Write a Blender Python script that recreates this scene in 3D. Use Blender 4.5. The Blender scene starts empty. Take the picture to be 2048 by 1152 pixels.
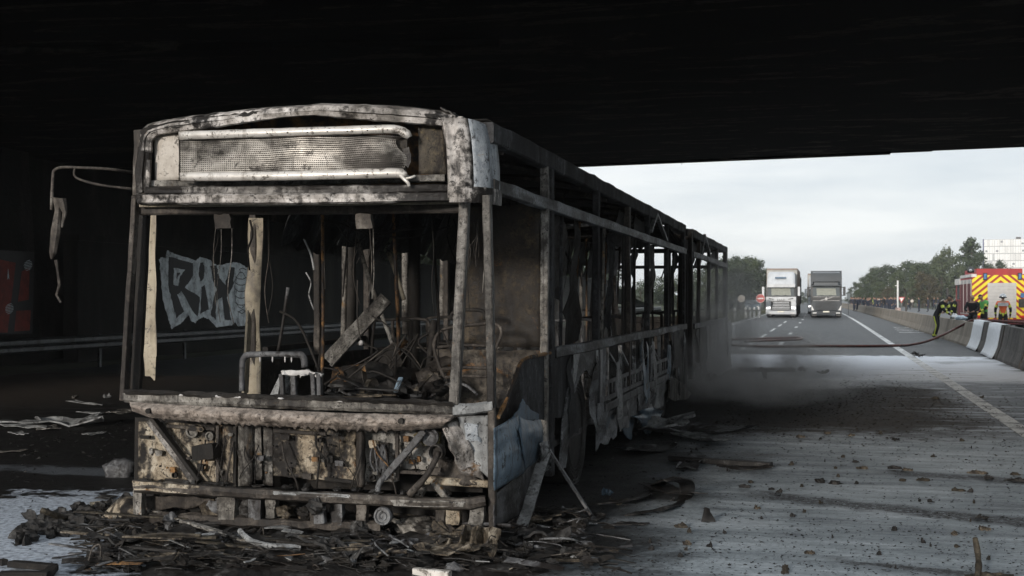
import bpy, bmesh, math, random
from mathutils import Vector, noise, Matrix
random.seed(7)
S = bpy.context.scene
COL = S.collection
V = Vector
# ------------------------------------------------------------------ camera
FPX, VPX, HY, EYE = 2500.0, 1645.0, 597.0, 1.6      # focal length in px of the 2048 px frame, road vanishing point, horizon
PSI = math.atan((VPX - 1024) / FPX)
RIGHT = V((math.cos(PSI), math.sin(PSI), 0)); FWD = V((-math.sin(PSI), math.cos(PSI), 0))
CAM = V((0, 0, EYE))
cd = bpy.data.cameras.new('camera'); cam = bpy.data.objects.new('camera', cd); COL.objects.link(cam)
cam.location = CAM; cam.rotation_euler = (math.pi / 2, 0, PSI)
cd.sensor_width = 36; cd.lens = 36 * FPX / 2048; cd.shift_y = (HY - 576) / 2048
cd.clip_start = 0.1; cd.clip_end = 6000
cd.dof.use_dof = True; cd.dof.focus_distance = 8.0; cd.dof.aperture_fstop = 10.0
S.camera = cam
# ------------------------------------------------------------------ world, sun, exposure
SUN_EL, SUN_AZ = math.radians(11), math.radians(-166)     # low morning sun behind the photographer
w = bpy.data.worlds.new('World'); S.world = w; w.use_nodes = True
nt = w.node_tree; nt.nodes.clear()
def wn(t, **k):
    n = nt.nodes.new(t)
    for a, b in k.items(): setattr(n, a, b)
    return n
sky = wn('ShaderNodeTexSky', sky_type='NISHITA', sun_disc=False, sun_elevation=SUN_EL, sun_rotation=SUN_AZ)
b1 = wn('ShaderNodeBackground'); b1.inputs[1].default_value = 0.07
tc = wn('ShaderNodeTexCoord'); mp = wn('ShaderNodeMapping'); mp.inputs['Scale'].default_value = (1.6, 1.6, 11)
nz = wn('ShaderNodeTexNoise'); nz.inputs['Scale'].default_value = 2.2; nz.inputs['Detail'].default_value = 5
cr = wn('ShaderNodeValToRGB')
cr.color_ramp.elements[0].position = .32; cr.color_ramp.elements[0].color = (.62, .69, .765, 1)
cr.color_ramp.elements[1].position = .66; cr.color_ramp.elements[1].color = (.96, .985, 1.0, 1)
b2 = wn('ShaderNodeBackground'); b2.inputs[1].default_value = 1.0
mx = wn('ShaderNodeMixShader'); mx.inputs[0].default_value = .86      # thin overcast covers most of the blue
out = wn('ShaderNodeOutputWorld')
L = nt.links.new
L(sky.outputs[0], b1.inputs[0]); L(tc.outputs['Generated'], mp.inputs[0]); L(mp.outputs[0], nz.inputs['Vector'])
L(nz.outputs[0], cr.inputs[0]); L(cr.outputs[0], b2.inputs[0]); L(b1.outputs[0], mx.inputs[1]); L(b2.outputs[0], mx.inputs[2]); L(mx.outputs[0], out.inputs[0])
sd = bpy.data.lights.new('sun', 'SUN'); sd.energy = 2.6; sd.angle = math.radians(7); sd.color = (1.0, .93, .85)
sun = bpy.data.objects.new('sun', sd); COL.objects.link(sun)
sdir = V((math.sin(SUN_AZ) * math.cos(SUN_EL), math.cos(SUN_AZ) * math.cos(SUN_EL), math.sin(SUN_EL)))
sun.rotation_euler = (-sdir).to_track_quat('-Z', 'Y').to_euler(); sun.location = (0, -30, 30)
S.view_settings.view_transform = 'Standard'; S.view_settings.look = 'None'; S.view_settings.exposure = 0.2
S.view_settings.gamma = 1.0; S.view_settings.use_curve_mapping = False
S.render.engine = 'CYCLES'
S.cycles.use_denoising = True; S.cycles.max_bounces = 6; S.cycles.diffuse_bounces = 3; S.cycles.glossy_bounces = 3
S.cycles.transparent_max_bounces = 16; S.cycles.volume_bounces = 3; S.cycles.volume_step_rate = 1.0; S.cycles.volume_max_steps = 128
S.cycles.caustics_reflective = False; S.cycles.caustics_refractive = False; S.cycles.sample_clamp_indirect = 5
# ------------------------------------------------------------------ pixel -> place
def ray(px, py): return RIGHT * ((px - 1024) / FPX) + FWD + V((0, 0, (HY - py) / FPX))
def onY(px, py, y): r = ray(px, py); return CAM + r * (y / r.y)
def onX(px, py, x): r = ray(px, py); return CAM + r * (x / r.x)
def onG(px, py, z=0.0): r = ray(px, py); return CAM + r * ((z - EYE) / r.z)
def onD(px, py, d): return CAM + ray(px, py) * d
# ------------------------------------------------------------------ mesh builder
def n3(p, s=1.0, o=0.0): return noise.noise(V(p) * s + V((o, o * 1.7, o * .3)))
ORG = {}
class MB:
    def __init__(s): s.v = []; s.f = []; s.m = []
    def add(s, vs, fs, mi=0):
        b = len(s.v); s.v += [V(p) for p in vs]
        for f in fs: s.f.append([b + i for i in f]); s.m.append(mi)
    def box(s, a, b, mi=0):
        x0, y0, z0 = a; x1, y1, z1 = b
        s.add([(x0,y0,z0),(x1,y0,z0),(x1,y1,z0),(x0,y1,z0),(x0,y0,z1),(x1,y0,z1),(x1,y1,z1),(x0,y1,z1)],
              [(0,3,2,1),(4,5,6,7),(0,1,5,4),(1,2,6,5),(2,3,7,6),(3,0,4,7)], mi)
    def beam(s, p, q, w, h=None, up=(0,0,1), seg=1, jit=0.0, mi=0, ch=.12):
        """chamfered bar from p to q, width w across, height h along up, optional wobble"""
        h = h or w; p = V(p); q = V(q); d = q - p; L = d.length
        if L < 1e-6: return
        d = d / L; u = V(up) - d * V(up).dot(d)
        if u.length < 1e-3: u = V((1,0,0)) - d * d.x
        if u.length < 1e-3: u = V((0,1,0))
        u.normalize(); r = d.cross(u); c = min(w, h) * ch
        prof = [(-w/2+c,-h/2),(w/2-c,-h/2),(w/2,-h/2+c),(w/2,h/2-c),(w/2-c,h/2),(-w/2+c,h/2),(-w/2,h/2-c),(-w/2,-h/2+c)]
        vs = []; o = random.uniform(0, 90)
        for i in range(seg + 1):
            c0 = p + d * (L * i / seg)
            if jit: c0 = c0 + r * (n3(c0, 1.6, o) * jit * .6 + n3(c0, 9, o) * jit * .15) + u * (n3(c0, 1.6, o + 40) * jit * .6)
            for a, b in prof:
                k = 1 + (n3(c0, 7, o + a * 9) * .12 if jit else 0)
                vs.append(c0 + r * (a * k) + u * (b * k))
        fs = [tuple(range(7, -1, -1)), tuple(seg * 8 + i for i in range(8))]
        for i in range(seg):
            for j in range(8): fs.append((i*8+j, i*8+(j+1)%8, (i+1)*8+(j+1)%8, (i+1)*8+j))
        s.add(vs, fs, mi)
    def tube(s, pts, r, n=8, mi=0, jit=0.0):
        pts = [V(p) for p in pts]; m = len(pts); vs = []
        u = None
        for i, p in enumerate(pts):
            t = (pts[min(i+1, m-1)] - pts[max(i-1, 0)]).normalized()
            if u is None:
                u = t.cross(V((0,0,1)));
                if u.length < .05: u = t.cross(V((1,0,0)))
            u = u - t * u.dot(t); u.normalize(); b = t.cross(u)
            rr = r(i / max(m-1, 1)) if callable(r) else r
            if jit: rr *= 1 + n3(p, 9, 3) * jit
            for k in range(n):
                a = 2 * math.pi * k / n; vs.append(p + u * (math.cos(a) * rr) + b * (math.sin(a) * rr))
        fs = [tuple(range(n)), tuple((m-1)*n + n-1-i for i in range(n))]
        for i in range(m - 1):
            for k in range(n): fs.append((i*n+k, (i+1)*n+k, (i+1)*n+(k+1)%n, i*n+(k+1)%n))
        s.add(vs, fs, mi)
    def prism(s, pts, off, mi=0):
        pts = [V(p) for p in pts]; off = V(off); n = len(pts)
        s.add(pts + [p + off for p in pts], [tuple(range(n)), tuple(range(2*n-1, n-1, -1))] + [(i, i+n, (i+1)%n+n, (i+1)%n) for i in range(n)], mi)
    def sheet(s, P, th=0.006, mi=0):
        """P[i][j] grid of points, made solid"""
        nu, nv = len(P), len(P[0]); N = []
        for i in range(nu):
            for j in range(nv):
                a = P[min(i+1,nu-1)][j] - P[max(i-1,0)][j]; b = P[i][min(j+1,nv-1)] - P[i][max(j-1,0)]
                c = a.cross(b); N.append(c.normalized() if c.length > 1e-9 else V((0,0,1)))
        fl = [p for r in P for p in r]; n = nu * nv
        vs = fl + [p + N[k] * th for k, p in enumerate(fl)]; fs = []
        for i in range(nu - 1):
            for j in range(nv - 1):
                a, b, c, d = i*nv+j, (i+1)*nv+j, (i+1)*nv+j+1, i*nv+j+1
                fs += [(a, d, c, b), (a+n, b+n, c+n, d+n)]
        rim = [j for j in range(nv)] + [i*nv+nv-1 for i in range(1,nu)] + [(nu-1)*nv+j for j in range(nv-2,-1,-1)] + [i*nv for i in range(nu-2,0,-1)]
        for k in range(len(rim)):
            a, b = rim[k], rim[(k+1) % len(rim)]; fs.append((a, a+n, b+n, b))
        s.add(vs, fs, mi)
    def quad(s, p00, p10, p11, p01, nu=8, nv=8, amp=0.0, sc=3.0, th=0.006, rag=0.0, mi=0, fn=None):
        p00, p10, p11, p01 = map(V, (p00, p10, p11, p01)); P = []; o = random.uniform(0, 99)
        nn = (p10 - p00).cross(p01 - p00).normalized(); eu = (p10 - p00); ev = (p01 - p00)
        for i in range(nu + 1):
            row = []
            for j in range(nv + 1):
                u, v = i / nu, j / nv
                p = p00*(1-u)*(1-v) + p10*u*(1-v) + p11*u*v + p01*(1-u)*v
                if rag:
                    if i in (0, nu): p = p + eu.normalized() * n3(p, 6, o) * rag
                    if j in (0, nv): p = p + ev.normalized() * n3(p, 6, o + 5) * rag
                if amp: p = p + nn * (n3(p, sc, o) * amp + n3(p, sc * 2.7, o) * amp * .35)
                if fn: p = fn(u, v, p)
                row.append(p)
            P.append(row)
        s.sheet(P, th, mi)
    def lathe(s, c, axis, prof, n=24, mi=0):
        axis = V(axis).normalized(); c = V(c); u = axis.cross(V((0,0,1)))
        if u.length < .05: u = V((1,0,0))
        u.normalize(); b = axis.cross(u); vs = []; m = len(prof)
        for (r, z) in prof:
            for k in range(n):
                a = 2*math.pi*k/n; vs.append(c + axis*z + (u*math.cos(a) + b*math.sin(a)) * max(r, 1e-4))
        fs = [(i*n+k, i*n+(k+1)%n, (i+1)*n+(k+1)%n, (i+1)*n+k) for i in range(m-1) for k in range(n)]
        fs += [tuple(range(n-1,-1,-1)), tuple((m-1)*n+k for k in range(n))]
        s.add(vs, fs, mi)
    def blob(s, c, r, amp=.3, sc=1.5, nu=10, nv=8, mi=0, flat=None):
        c = V(c); r = V(r) if hasattr(r, '__len__') else V((r, r, r)); o = random.uniform(0, 99); vs = []
        for j in range(nv + 1):
            th = math.pi * j / nv
            for i in range(nu):
                a = 2*math.pi*i/nu; d = V((math.sin(th)*math.cos(a), math.sin(th)*math.sin(a), math.cos(th)))
                k = 1 + n3(d, sc, o) * amp + n3(d, sc*3, o) * amp * .5
                vs.append(c + V((d.x*r.x, d.y*r.y, d.z*r.z)) * k)
        s.add(vs, [(j*nu+i, (j+1)*nu+i, (j+1)*nu+(i+1)%nu, j*nu+(i+1)%nu) for j in range(nv) for i in range(nu)], mi)
    def build(s, name, mats, parent=None, org=None, smooth=False, kind=None):
        me = bpy.data.meshes.new(name); ob = bpy.data.objects.new(name, me); COL.objects.link(ob)
        if parent is not None: o = ORG[parent.name]
        else: o = V(org) if org is not None else V((0, 0, 0))
        me.from_pydata([tuple(p - o) for p in s.v], [], s.f); me.update()
        mats = mats if isinstance(mats, (list, tuple)) else [mats]
        for m in mats: me.materials.append(m)
        if len(mats) > 1: me.polygons.foreach_set('material_index', s.m)
        if smooth: me.polygons.foreach_set('use_smooth', [True] * len(me.polygons))
        if parent is not None: ob.parent = parent
        else: ob.location = o
        ORG[ob.name] = o
        if kind: ob['kind'] = kind
        return ob
def tag(o, label, cat, group=None):
    o['label'] = label; o['category'] = cat
    if group: o['group'] = group
    return o
def thing(name, loc, label, cat, group=None):
    o = bpy.data.objects.new(name, None); COL.objects.link(o); o.location = loc; o.empty_display_size = .2
    ORG[o.name] = V(loc); return tag(o, label, cat, group)
def copy_tree(o, parent=None, mats=None):
    c = o.copy(); COL.objects.link(c); ORG[c.name] = ORG[o.name]
    if parent is not None: c.parent = parent
    for ch in list(o.children): copy_tree(ch, c)
    return c
# ------------------------------------------------------------------ materials
class Mat:
    def __init__(s, name, rough=.6, metal=0.0):
        s.m = bpy.data.materials.new(name); s.m.use_nodes = True; s.t = s.m.node_tree; s.b = s.t.nodes['Principled BSDF']
        s.b.inputs['Roughness'].default_value = rough; s.b.inputs['Metallic'].default_value = metal
        s.co = None
    def n(s, t, **k):
        x = s.t.nodes.new(t)
        for a, b in k.items(): setattr(x, a, b)
        return x
    def set(s, sock, v):
        if hasattr(v, 'is_output'): s.t.links.new(v, sock)
        elif v is not None: sock.default_value = (*v, 1) if (isinstance(v, tuple) and len(v) == 3 and sock.type == 'RGBA') else v
    def obj(s, scale=(1,1,1)):
        if s.co is None: s.co = s.n('ShaderNodeTexCoord').outputs['Object']
        return s.map(s.co, scale)
    def map(s, vec, scale=(1,1,1), rot=(0,0,0)):
        m = s.n('ShaderNodeMapping'); m.inputs['Scale'].default_value = scale; m.inputs['Rotation'].default_value = rot; s.set(m.inputs[0], vec); return m.outputs[0]
    def pos(s): return s.n('ShaderNodeNewGeometry').outputs['Position']
    def noise(s, vec, scale, detail=6, rough=.6, dist=0.0):
        x = s.n('ShaderNodeTexNoise'); s.set(x.inputs['Vector'], vec); x.inputs['Scale'].default_value = scale
        x.inputs['Detail'].default_value = detail; x.inputs['Roughness'].default_value = rough; x.inputs['Distortion'].default_value = dist; return x.outputs[0]
    def voro(s, vec, scale, feat='F1'):
        x = s.n('ShaderNodeTexVoronoi', feature=feat); s.set(x.inputs['Vector'], vec); x.inputs['Scale'].default_value = scale; return x.outputs[0]
    def math(s, op, a, b=0.0, c=None):
        x = s.n('ShaderNodeMath', operation=op); s.set(x.inputs[0], a); s.set(x.inputs[1], b)
        if c is not None: s.set(x.inputs[2], c)
        return x.outputs[0]
    def sm(s, v, a, b):
        x = s.n('ShaderNodeMapRange', interpolation_type='SMOOTHSTEP', clamp=True)
        if a > b: x.inputs[1].default_value, x.inputs[2].default_value, x.inputs[3].default_value, x.inputs[4].default_value = b, a, 1, 0
        else: x.inputs[1].default_value, x.inputs[2].default_value = a, b
        s.set(x.inputs[0], v); return x.outputs[0]
    def mix(s, f, a, b):
        x = s.n('ShaderNodeMix', data_type='RGBA'); s.set(x.inputs[0], f); s.set(x.inputs[6], a); s.set(x.inputs[7], b); return x.outputs[2]
    def ramp(s, f, stops):
        x = s.n('ShaderNodeValToRGB'); e = x.color_ramp.elements
        while len(e) < len(stops): e.new(.5)
        for i, (p, c) in enumerate(stops): e[i].position = p; e[i].color = (*c, 1)
        s.set(x.inputs[0], f); return x.outputs[0]
    def sep(s, v):
        x = s.n('ShaderNodeSeparateXYZ'); s.set(x.inputs[0], v); return x.outputs
    def color(s, c): s.set(s.b.inputs['Base Color'], c)
    def rough(s, c): s.set(s.b.inputs['Roughness'], c)
    def bump(s, h, st=.4, d=.02):
        x = s.n('ShaderNodeBump'); x.inputs['Strength'].default_value = st; x.inputs['Distance'].default_value = d
        s.set(x.inputs['Height'], h); s.t.links.new(x.outputs[0], s.b.inputs['Normal'])
def plain(name, c, rough=.6, metal=0.0, var=.25, sc=6.0):
    m = Mat(name, rough, metal); v = m.noise(m.obj(), sc, 5)
    m.color(m.mix(m.sm(v, .3, .7), tuple(x*(1-var) for x in c), tuple(min(1, x*(1+var)) for x in c))); m.bump(m.noise(m.obj(), sc*6, 4), .15, .01); return m.m
def burnt(name, stops, soot=.5, soot_c=(.012,.010,.009), sc=2.5, stretch=(1,1,.45), rust=None, rust_a=.6, speck=.55, rough=.75, metal=.0, bump=.5, soft=.0375, spec=.3):
    """scorched metal: mottled ash colours, soot clouds, rust bloom, dark flecks, blistered relief"""
    m = Mat(name, rough, metal); o = m.obj(stretch); o1 = m.obj()
    a = m.noise(o, sc, 9, .68, .4); b = m.noise(o1, sc * 5, 8, .7); c = m.noise(o1, sc * 18, 5, .7); d = m.noise(o, sc * .75, 6, .62, .8)
    col = m.ramp(m.math('MULTIPLY_ADD', m.math('ADD', m.math('MULTIPLY', a, .6), m.math('MULTIPLY', b, .4)), 1.9, -.45), stops)
    if rust: col = m.mix(m.sm(m.noise(o1, sc * 1.7, 7, .7, 1.0), rust_a, rust_a + .09), col, rust)
    sm_ = m.sm(m.math('ADD', m.math('MULTIPLY', d, .75), m.math('MULTIPLY', b, .25)), soot - soft, soot + soft)
    col = m.mix(sm_, soot_c, col)                                        # above the threshold the metal shows
    col = m.mix(m.sm(c, speck, speck + .05), col, tuple(x * 1.3 for x in soot_c))
    col = m.mix(m.math('MULTIPLY', m.sm(m.noise(o1, sc * 7, 7, .78, .6), .555, .60), .85), col, soot_c)
    run = m.noise(m.obj((5, 5, .35)), sc * 1.6, 6, .7); col = m.mix(m.math('MULTIPLY', m.sm(run, .54, .66), .6), col, tuple(x * 2 for x in soot_c))
    m.b.inputs['Specular IOR Level'].default_value = spec
    m.color(col); m.rough(m.ramp(b, [(.3, (rough - .25,) * 3), (.7, (min(1, rough + .15),) * 3)]))
    m.bump(m.math('ADD', m.math('MULTIPLY', b, .7), m.math('MULTIPLY', c, .45)), bump, .018); return m.m
PALE = burnt('scorched_pale', [(.22,(.03,.027,.024)),(.40,(.15,.135,.12)),(.56,(.40,.37,.345)),(.74,(.64,.61,.585))], soot=.485, soft=.035, speck=.60, rough=.5, metal=.1, rust=(.17,.10,.05), rust_a=.62)
PALE_D = burnt('scorched_pale_sooty', [(.25,(.03,.027,.025)),(.45,(.12,.11,.10)),(.68,(.36,.34,.32))], soot=.52, soft=.06, speck=.58, rough=.55, metal=.2)
TAN = burnt('scorched_tan', [(.22,(.02,.016,.012)),(.38,(.12,.097,.068)),(.52,(.31,.255,.185)),(.66,(.43,.38,.30)),(.82,(.30,.29,.27))], soot=.495, soft=.05, speck=.585, sc=3.2, rust=(.16,.08,.028), rust_a=.585)
TAN_G = burnt('scorched_tan_grey', [(.25,(.03,.028,.026)),(.45,(.14,.13,.115)),(.62,(.30,.285,.26)),(.8,(.48,.47,.45))], soot=.47, soft=.1, speck=.585, sc=3, rust=(.2,.12,.05), rust_a=.6)
BEIGE = burnt('heat_bleached_beige', [(.25,(.14,.115,.08)),(.45,(.31,.265,.19)),(.7,(.42,.37,.285))], soot=.40, soft=.12, soot_c=(.07,.06,.05), speck=.66, sc=2.0, rough=.6, metal=.05, bump=.25)
BRIGHT = burnt('bare_bright_metal', [(.25,(.44,.41,.37)),(.5,(.62,.585,.54)),(.72,(.74,.71,.67))], soot=.24, soot_c=(.10,.085,.07), speck=.74, sc=1.6, rough=.42, metal=.35, bump=.08)
DARK = burnt('charred_steel', [(.3,(.012,.010,.009)),(.5,(.04,.034,.029)),(.64,(.095,.082,.07)),(.76,(.19,.175,.155))], soot=.42, speck=.6, sc=3)
DARKG = burnt('charred_grey_steel', [(.3,(.03,.03,.032)),(.5,(.085,.085,.088)),(.7,(.2,.205,.21))], soot=.46, speck=.6, sc=3, rough=.6)
CHAR = burnt('black_char', [(.3,(.006,.0055,.005)),(.55,(.016,.014,.012)),(.75,(.05,.044,.038))], soot=.45, speck=.6, sc=5, rough=.8)
RUST = burnt('rusted_partition', [(.3,(.07,.04,.02)),(.5,(.16,.085,.035)),(.65,(.26,.14,.055)),(.78,(.3,.24,.16))], soot=.47, speck=.6, sc=2.6)
BLUEP = burnt('scorched_blue_panel', [(.25,(.035,.05,.066)),(.45,(.085,.125,.165)),(.62,(.16,.22,.275)),(.8,(.30,.36,.40))], soot=.40, soft=.1, speck=.62, sc=2.0, rough=.5, bump=.25)
BLUEW = burnt('scorched_blue_white', [(.25,(.09,.105,.12)),(.5,(.26,.285,.31)),(.7,(.44,.46,.48))], soot=.37, speck=.62, sc=3.2, rough=.5, rust=(.3,.22,.15), rust_a=.62)
ASH = burnt('ash_grey_sheet', [(.3,(.10,.10,.10)),(.5,(.22,.225,.225)),(.7,(.4,.41,.41))], soot=.42, speck=.64, sc=2.4, rough=.6, bump=.3)
CRUST = burnt('foam_crust', [(.25,(.12,.10,.085)),(.45,(.29,.245,.21)),(.7,(.44,.385,.34))], soot=.40, soft=.1, soot_c=(.03,.025,.021), speck=.62, sc=4, rough=.85, bump=.9)
DEB = burnt('charred_debris', [(.3,(.005,.005,.005)),(.48,(.013,.0125,.012)),(.62,(.035,.033,.031)),(.8,(.13,.13,.128))], soot=.44, speck=.6, sc=6, rough=.55)
PILL = burnt('scorched_pillar', [(.2,(.03,.028,.027)),(.42,(.06,.056,.05)),(.6,(.14,.13,.118)),(.78,(.30,.285,.265))], soot=.50, soft=.06, speck=.64, sc=4.5, stretch=(1,1,.16), rough=.6, rust=(.14,.08,.04), rust_a=.62)
RAILM = burnt('sooted_rail', [(.22,(.02,.021,.023)),(.42,(.11,.115,.122)),(.6,(.24,.25,.265)),(.8,(.42,.43,.44))], soot=.49, soft=.06, speck=.6, sc=4.5, stretch=(1,.3,1), rough=.65)
SIDE = burnt('sooted_side_steel', [(.25,(.008,.0085,.009)),(.45,(.028,.028,.029)),(.62,(.07,.071,.074)),(.8,(.19,.195,.20))], soot=.43, speck=.6, sc=3, rough=.85, spec=.15)
PART = burnt('mottled_partition', [(.25,(.02,.017,.014)),(.5,(.075,.063,.05)),(.72,(.19,.17,.14))], soot=.49, speck=.59, sc=3, rust=(.17,.085,.03), rust_a=.56)
DEBT = burnt('scorched_debris_tan', [(.3,(.025,.02,.015)),(.5,(.085,.068,.048)),(.7,(.26,.23,.185))], soot=.45, speck=.6, sc=6)
FLAKE = burnt('brown_flake', [(.3,(.012,.010,.008)),(.5,(.036,.030,.022)),(.7,(.10,.085,.06))], soot=.42, speck=.6, sc=8)
FOAM = plain('white_foam', (.78,.82,.86), .6, var=.08, sc=9)
DRIP = plain('dried_foam_drip', (.42,.41,.40), .8, var=.3, sc=14)
# ================================================================== the setting
def struct(o): o['kind'] = 'structure'; return o
g = Mat('grass_ground', .95); p = g.pos(); a = g.noise(p, .35, 8, .7); b = g.noise(p, 7, 6)
g.color(g.ramp(g.math('ADD', g.math('MULTIPLY', a, .6), g.math('MULTIPLY', b, .4)), [(.3,(.018,.024,.012)),(.5,(.04,.052,.022)),(.7,(.085,.08,.045))])); g.bump(b, .8, .08)
GRASSM = g.m
m = MB(); m.box((-2500, -400, -.6), (2500, 3500, -.03)); struct(m.build('ground', GRASSM))
# ---- road surface: wet asphalt, extinguishing slush, scorched mud, foam
r = Mat('road_surface', .4); P = r.pos(); x, y, z = r.sep(P)
nA = r.noise(P, .45, 7, .62, .6); nB = r.noise(P, 3.2, 8, .7); nC = r.noise(P, 22, 6, .7); nD = r.noise(P, 90, 3, .7)
stre = r.noise(r.map(P, (.35, 2.2, 1)), 1.6, 8, .68, .3)           # smears left by hoses and boots, across the lanes
asph = r.ramp(nB, [(.3,(.014,.018,.020)),(.55,(.024,.029,.032)),(.75,(.044,.050,.054))])
asph = r.mix(r.math('MULTIPLY', r.sm(nD, .5, .75), .35), asph, (.11,.115,.12))
yw = r.math('ADD', y, r.math('MULTIPLY', r.math('SUBTRACT', nA, .5), 7.0)); yw = r.math('ADD', yw, r.math('MULTIPLY', r.math('SUBTRACT', nB, .5), 3.0))
xw = r.math('ADD', x, r.math('MULTIPLY', r.math('SUBTRACT', nA, .5), 3.0))
def band(v, a, b, sa, sb): return r.math('MULTIPLY', r.sm(v, a, a + sa), r.sm(v, b, b - sb))
slushc = r.ramp(r.math('ADD', r.math('MULTIPLY', stre, .42), r.math('ADD', r.math('MULTIPLY', r.math('ADD', r.math('MULTIPLY', nC, .6), r.math('MULTIPLY', nD, .4)), .28), r.math('MULTIPLY', nA, .30))), [(.36,(.03,.034,.038)),(.44,(.17,.20,.225)),(.51,(.33,.38,.415)),(.60,(.62,.68,.73))])
m_sl = r.math('MULTIPLY', r.sm(yw, 17.5, 14.5), r.sm(x, -2.4, -.6)); m_sl = r.math('MULTIPLY', m_sl, r.sm(r.math('ADD', nB, r.math('MULTIPLY', nA, .5)), .36, .58))
brown = r.ramp(r.math('ADD', r.math('MULTIPLY', nB, .5), r.math('MULTIPLY', nC, .5)), [(.3,(.012,.010,.008)),(.5,(.036,.028,.021)),(.68,(.075,.06,.045))])
m_br = r.math('MULTIPLY', band(yw, 14.0, 25.5, 2.6, 3.0), r.sm(xw, 3.0, 1.4))
foamc = r.ramp(nC, [(.3,(.76,.82,.92)),(.5,(.90,.94,1.0))])
m_fo = r.math('MULTIPLY', band(r.math('ADD', y, r.math('MULTIPLY', r.math('SUBTRACT', nB, .5), 3.0)), 24.6, 36.6, 2.2, .5), r.sm(r.math('ADD', r.math('MULTIPLY', nA, .6), r.math('MULTIPLY', stre, .5)), .37, .52))
m_fo = r.math('MULTIPLY', m_fo, band(xw, -6.5, 4.6, 1.0, .5))
# thinner foam trails towards the shoulder
m_f2 = r.math('MULTIPLY', r.math('MULTIPLY', band(yw, 13, 30, 3, 4), r.sm(xw, .8, 2.2)), r.math('MULTIPLY', r.sm(stre, .52, .62), .75))
char = r.ramp(nC, [(.3,(.006,.006,.006)),(.6,(.02,.019,.018)),(.75,(.05,.048,.045))])
m_ch = r.math('MULTIPLY', r.sm(r.math('ADD', xw, r.math('MULTIPLY', r.math('SUBTRACT', nC, .5), .8)), -.6, -1.6), r.sm(yw, 31, 27))
m_ch = r.math('MULTIPLY', m_ch, r.sm(y, 4.0, 6.0))
m_ch = r.math('MULTIPLY', m_ch, r.sm(x, -13, -10))
# foam lying in front of the burnt bus on the verge side
dx = r.math('DIVIDE', r.math('SUBTRACT', x, -5.3), 1.9); dy = r.math('DIVIDE', r.math('SUBTRACT', y, 7.6), 1.75)
rad = r.math('SQRT', r.math('ADD', r.math('MULTIPLY', dx, dx), r.math('MULTIPLY', dy, dy))); rad = r.math('ADD', rad, r.math('MULTIPLY', r.math('SUBTRACT', nB, .5), 1.5)); rad = r.math('ADD', rad, r.math('MULTIPLY', r.math('SUBTRACT', stre, .5), .9))
m_fl = r.math('MULTIPLY', r.sm(rad, 1.0, .86), .92)
dx = r.math('DIVIDE', r.math('SUBTRACT', x, -6.5), 2.0); dy = r.math('DIVIDE', r.math('SUBTRACT', y, 10.3), .35)
ra2 = r.math('SQRT', r.math('ADD', r.math('MULTIPLY', dx, dx), r.math('MULTIPLY', dy, dy))); ra2 = r.math('ADD', ra2, r.math('MULTIPLY', r.math('SUBTRACT', nB, .5), 2.4))
m_fl2 = r.math('MULTIPLY', r.sm(ra2, .9, .4), .3)
# two swept dark streaks in the slush
def streak(y0, x0, slope, wdt, xa, xb):
    c = r.math('SUBTRACT', y, r.math('SUBTRACT', y0, r.math('MULTIPLY', r.math('SUBTRACT', x, x0), slope)))
    c = r.math('ABSOLUTE', r.math('ADD', c, r.math('MULTIPLY', r.math('SUBTRACT', nB, .5), .5)))
    return r.math('MULTIPLY', r.sm(c, wdt, wdt * .35), r.math('MULTIPLY', r.sm(x, xa, xa + .6), r.sm(nC, .36, .5)))
st = r.math('MAXIMUM', streak(10.45, -.66, .44, .30, -.9, 9), streak(12.0, .5, .25, .28, .2, 9))
st = r.math('MAXIMUM', st, streak(7.9, .1, .35, .12, -.2, 9))
col = r.mix(r.math('MULTIPLY', r.sm(stre, .5, .7), .3), asph, (.065,.073,.08))
col = r.mix(m_sl, col, slushc); col = r.mix(m_br, col, brown); col = r.mix(m_f2, col, (.5,.54,.6)); col = r.mix(m_fo, col, foamc); col = r.mix(m_ch, col, char)
col = r.mix(st, col, (.014,.014,.015)); col = r.mix(m_fl2, col, (.3,.33,.37)); col = r.mix(m_fl, col, r.mix(r.sm(nC, .35, .6), (.24,.27,.32), (.58,.64,.72)))
col = r.mix(r.math('MULTIPLY', r.sm(r.voro(P, 9), .16, .10), r.math('MULTIPLY', r.sm(nB, .5, .6), m_sl)), col, (.02,.018,.016))
r.color(col)
rg = r.math('ADD', r.math('MULTIPLY', nB, .45), r.math('MULTIPLY', stre, .2)); rg = r.math('ADD', rg, .14)
rg = r.math('MAXIMUM', rg, r.math('MULTIPLY', r.math('MAXIMUM', m_br, r.math('MAXIMUM', m_fo, m_fl)), .72)); r.rough(rg)
hh = r.math('ADD', r.math('MULTIPLY', nC, .55), r.math('MULTIPLY', nB, .9)); hh = r.math('ADD', hh, r.math('MULTIPLY', nD, .15)); r.bump(hh, .8, .05)
r.set(r.b.inputs['Specular IOR Level'], r.math('MULTIPLY_ADD', m_sl, .4, .22))
ROADM = r.m
m = MB(); m.quad((-16.6,-60,0), (5.3,-60,0), (5.3,900,0), (-16.6,900,0), 2, 2, th=-.02); struct(m.build('road', ROADM))
r2 = Mat('far_carriageway', .5); P = r2.pos(); r2.color(r2.ramp(r2.noise(P, 2, 8, .7), [(.3,(.035,.038,.04)),(.7,(.07,.074,.077))])); r2.bump(r2.noise(P, 40, 4), .3, .02)
m = MB(); m.quad((5.32,-60,0), (15.5,-60,0), (15.5,900,0), (5.32,900,0), 1, 1, th=-.02); struct(m.build('opposite_road', r2.m))
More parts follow.
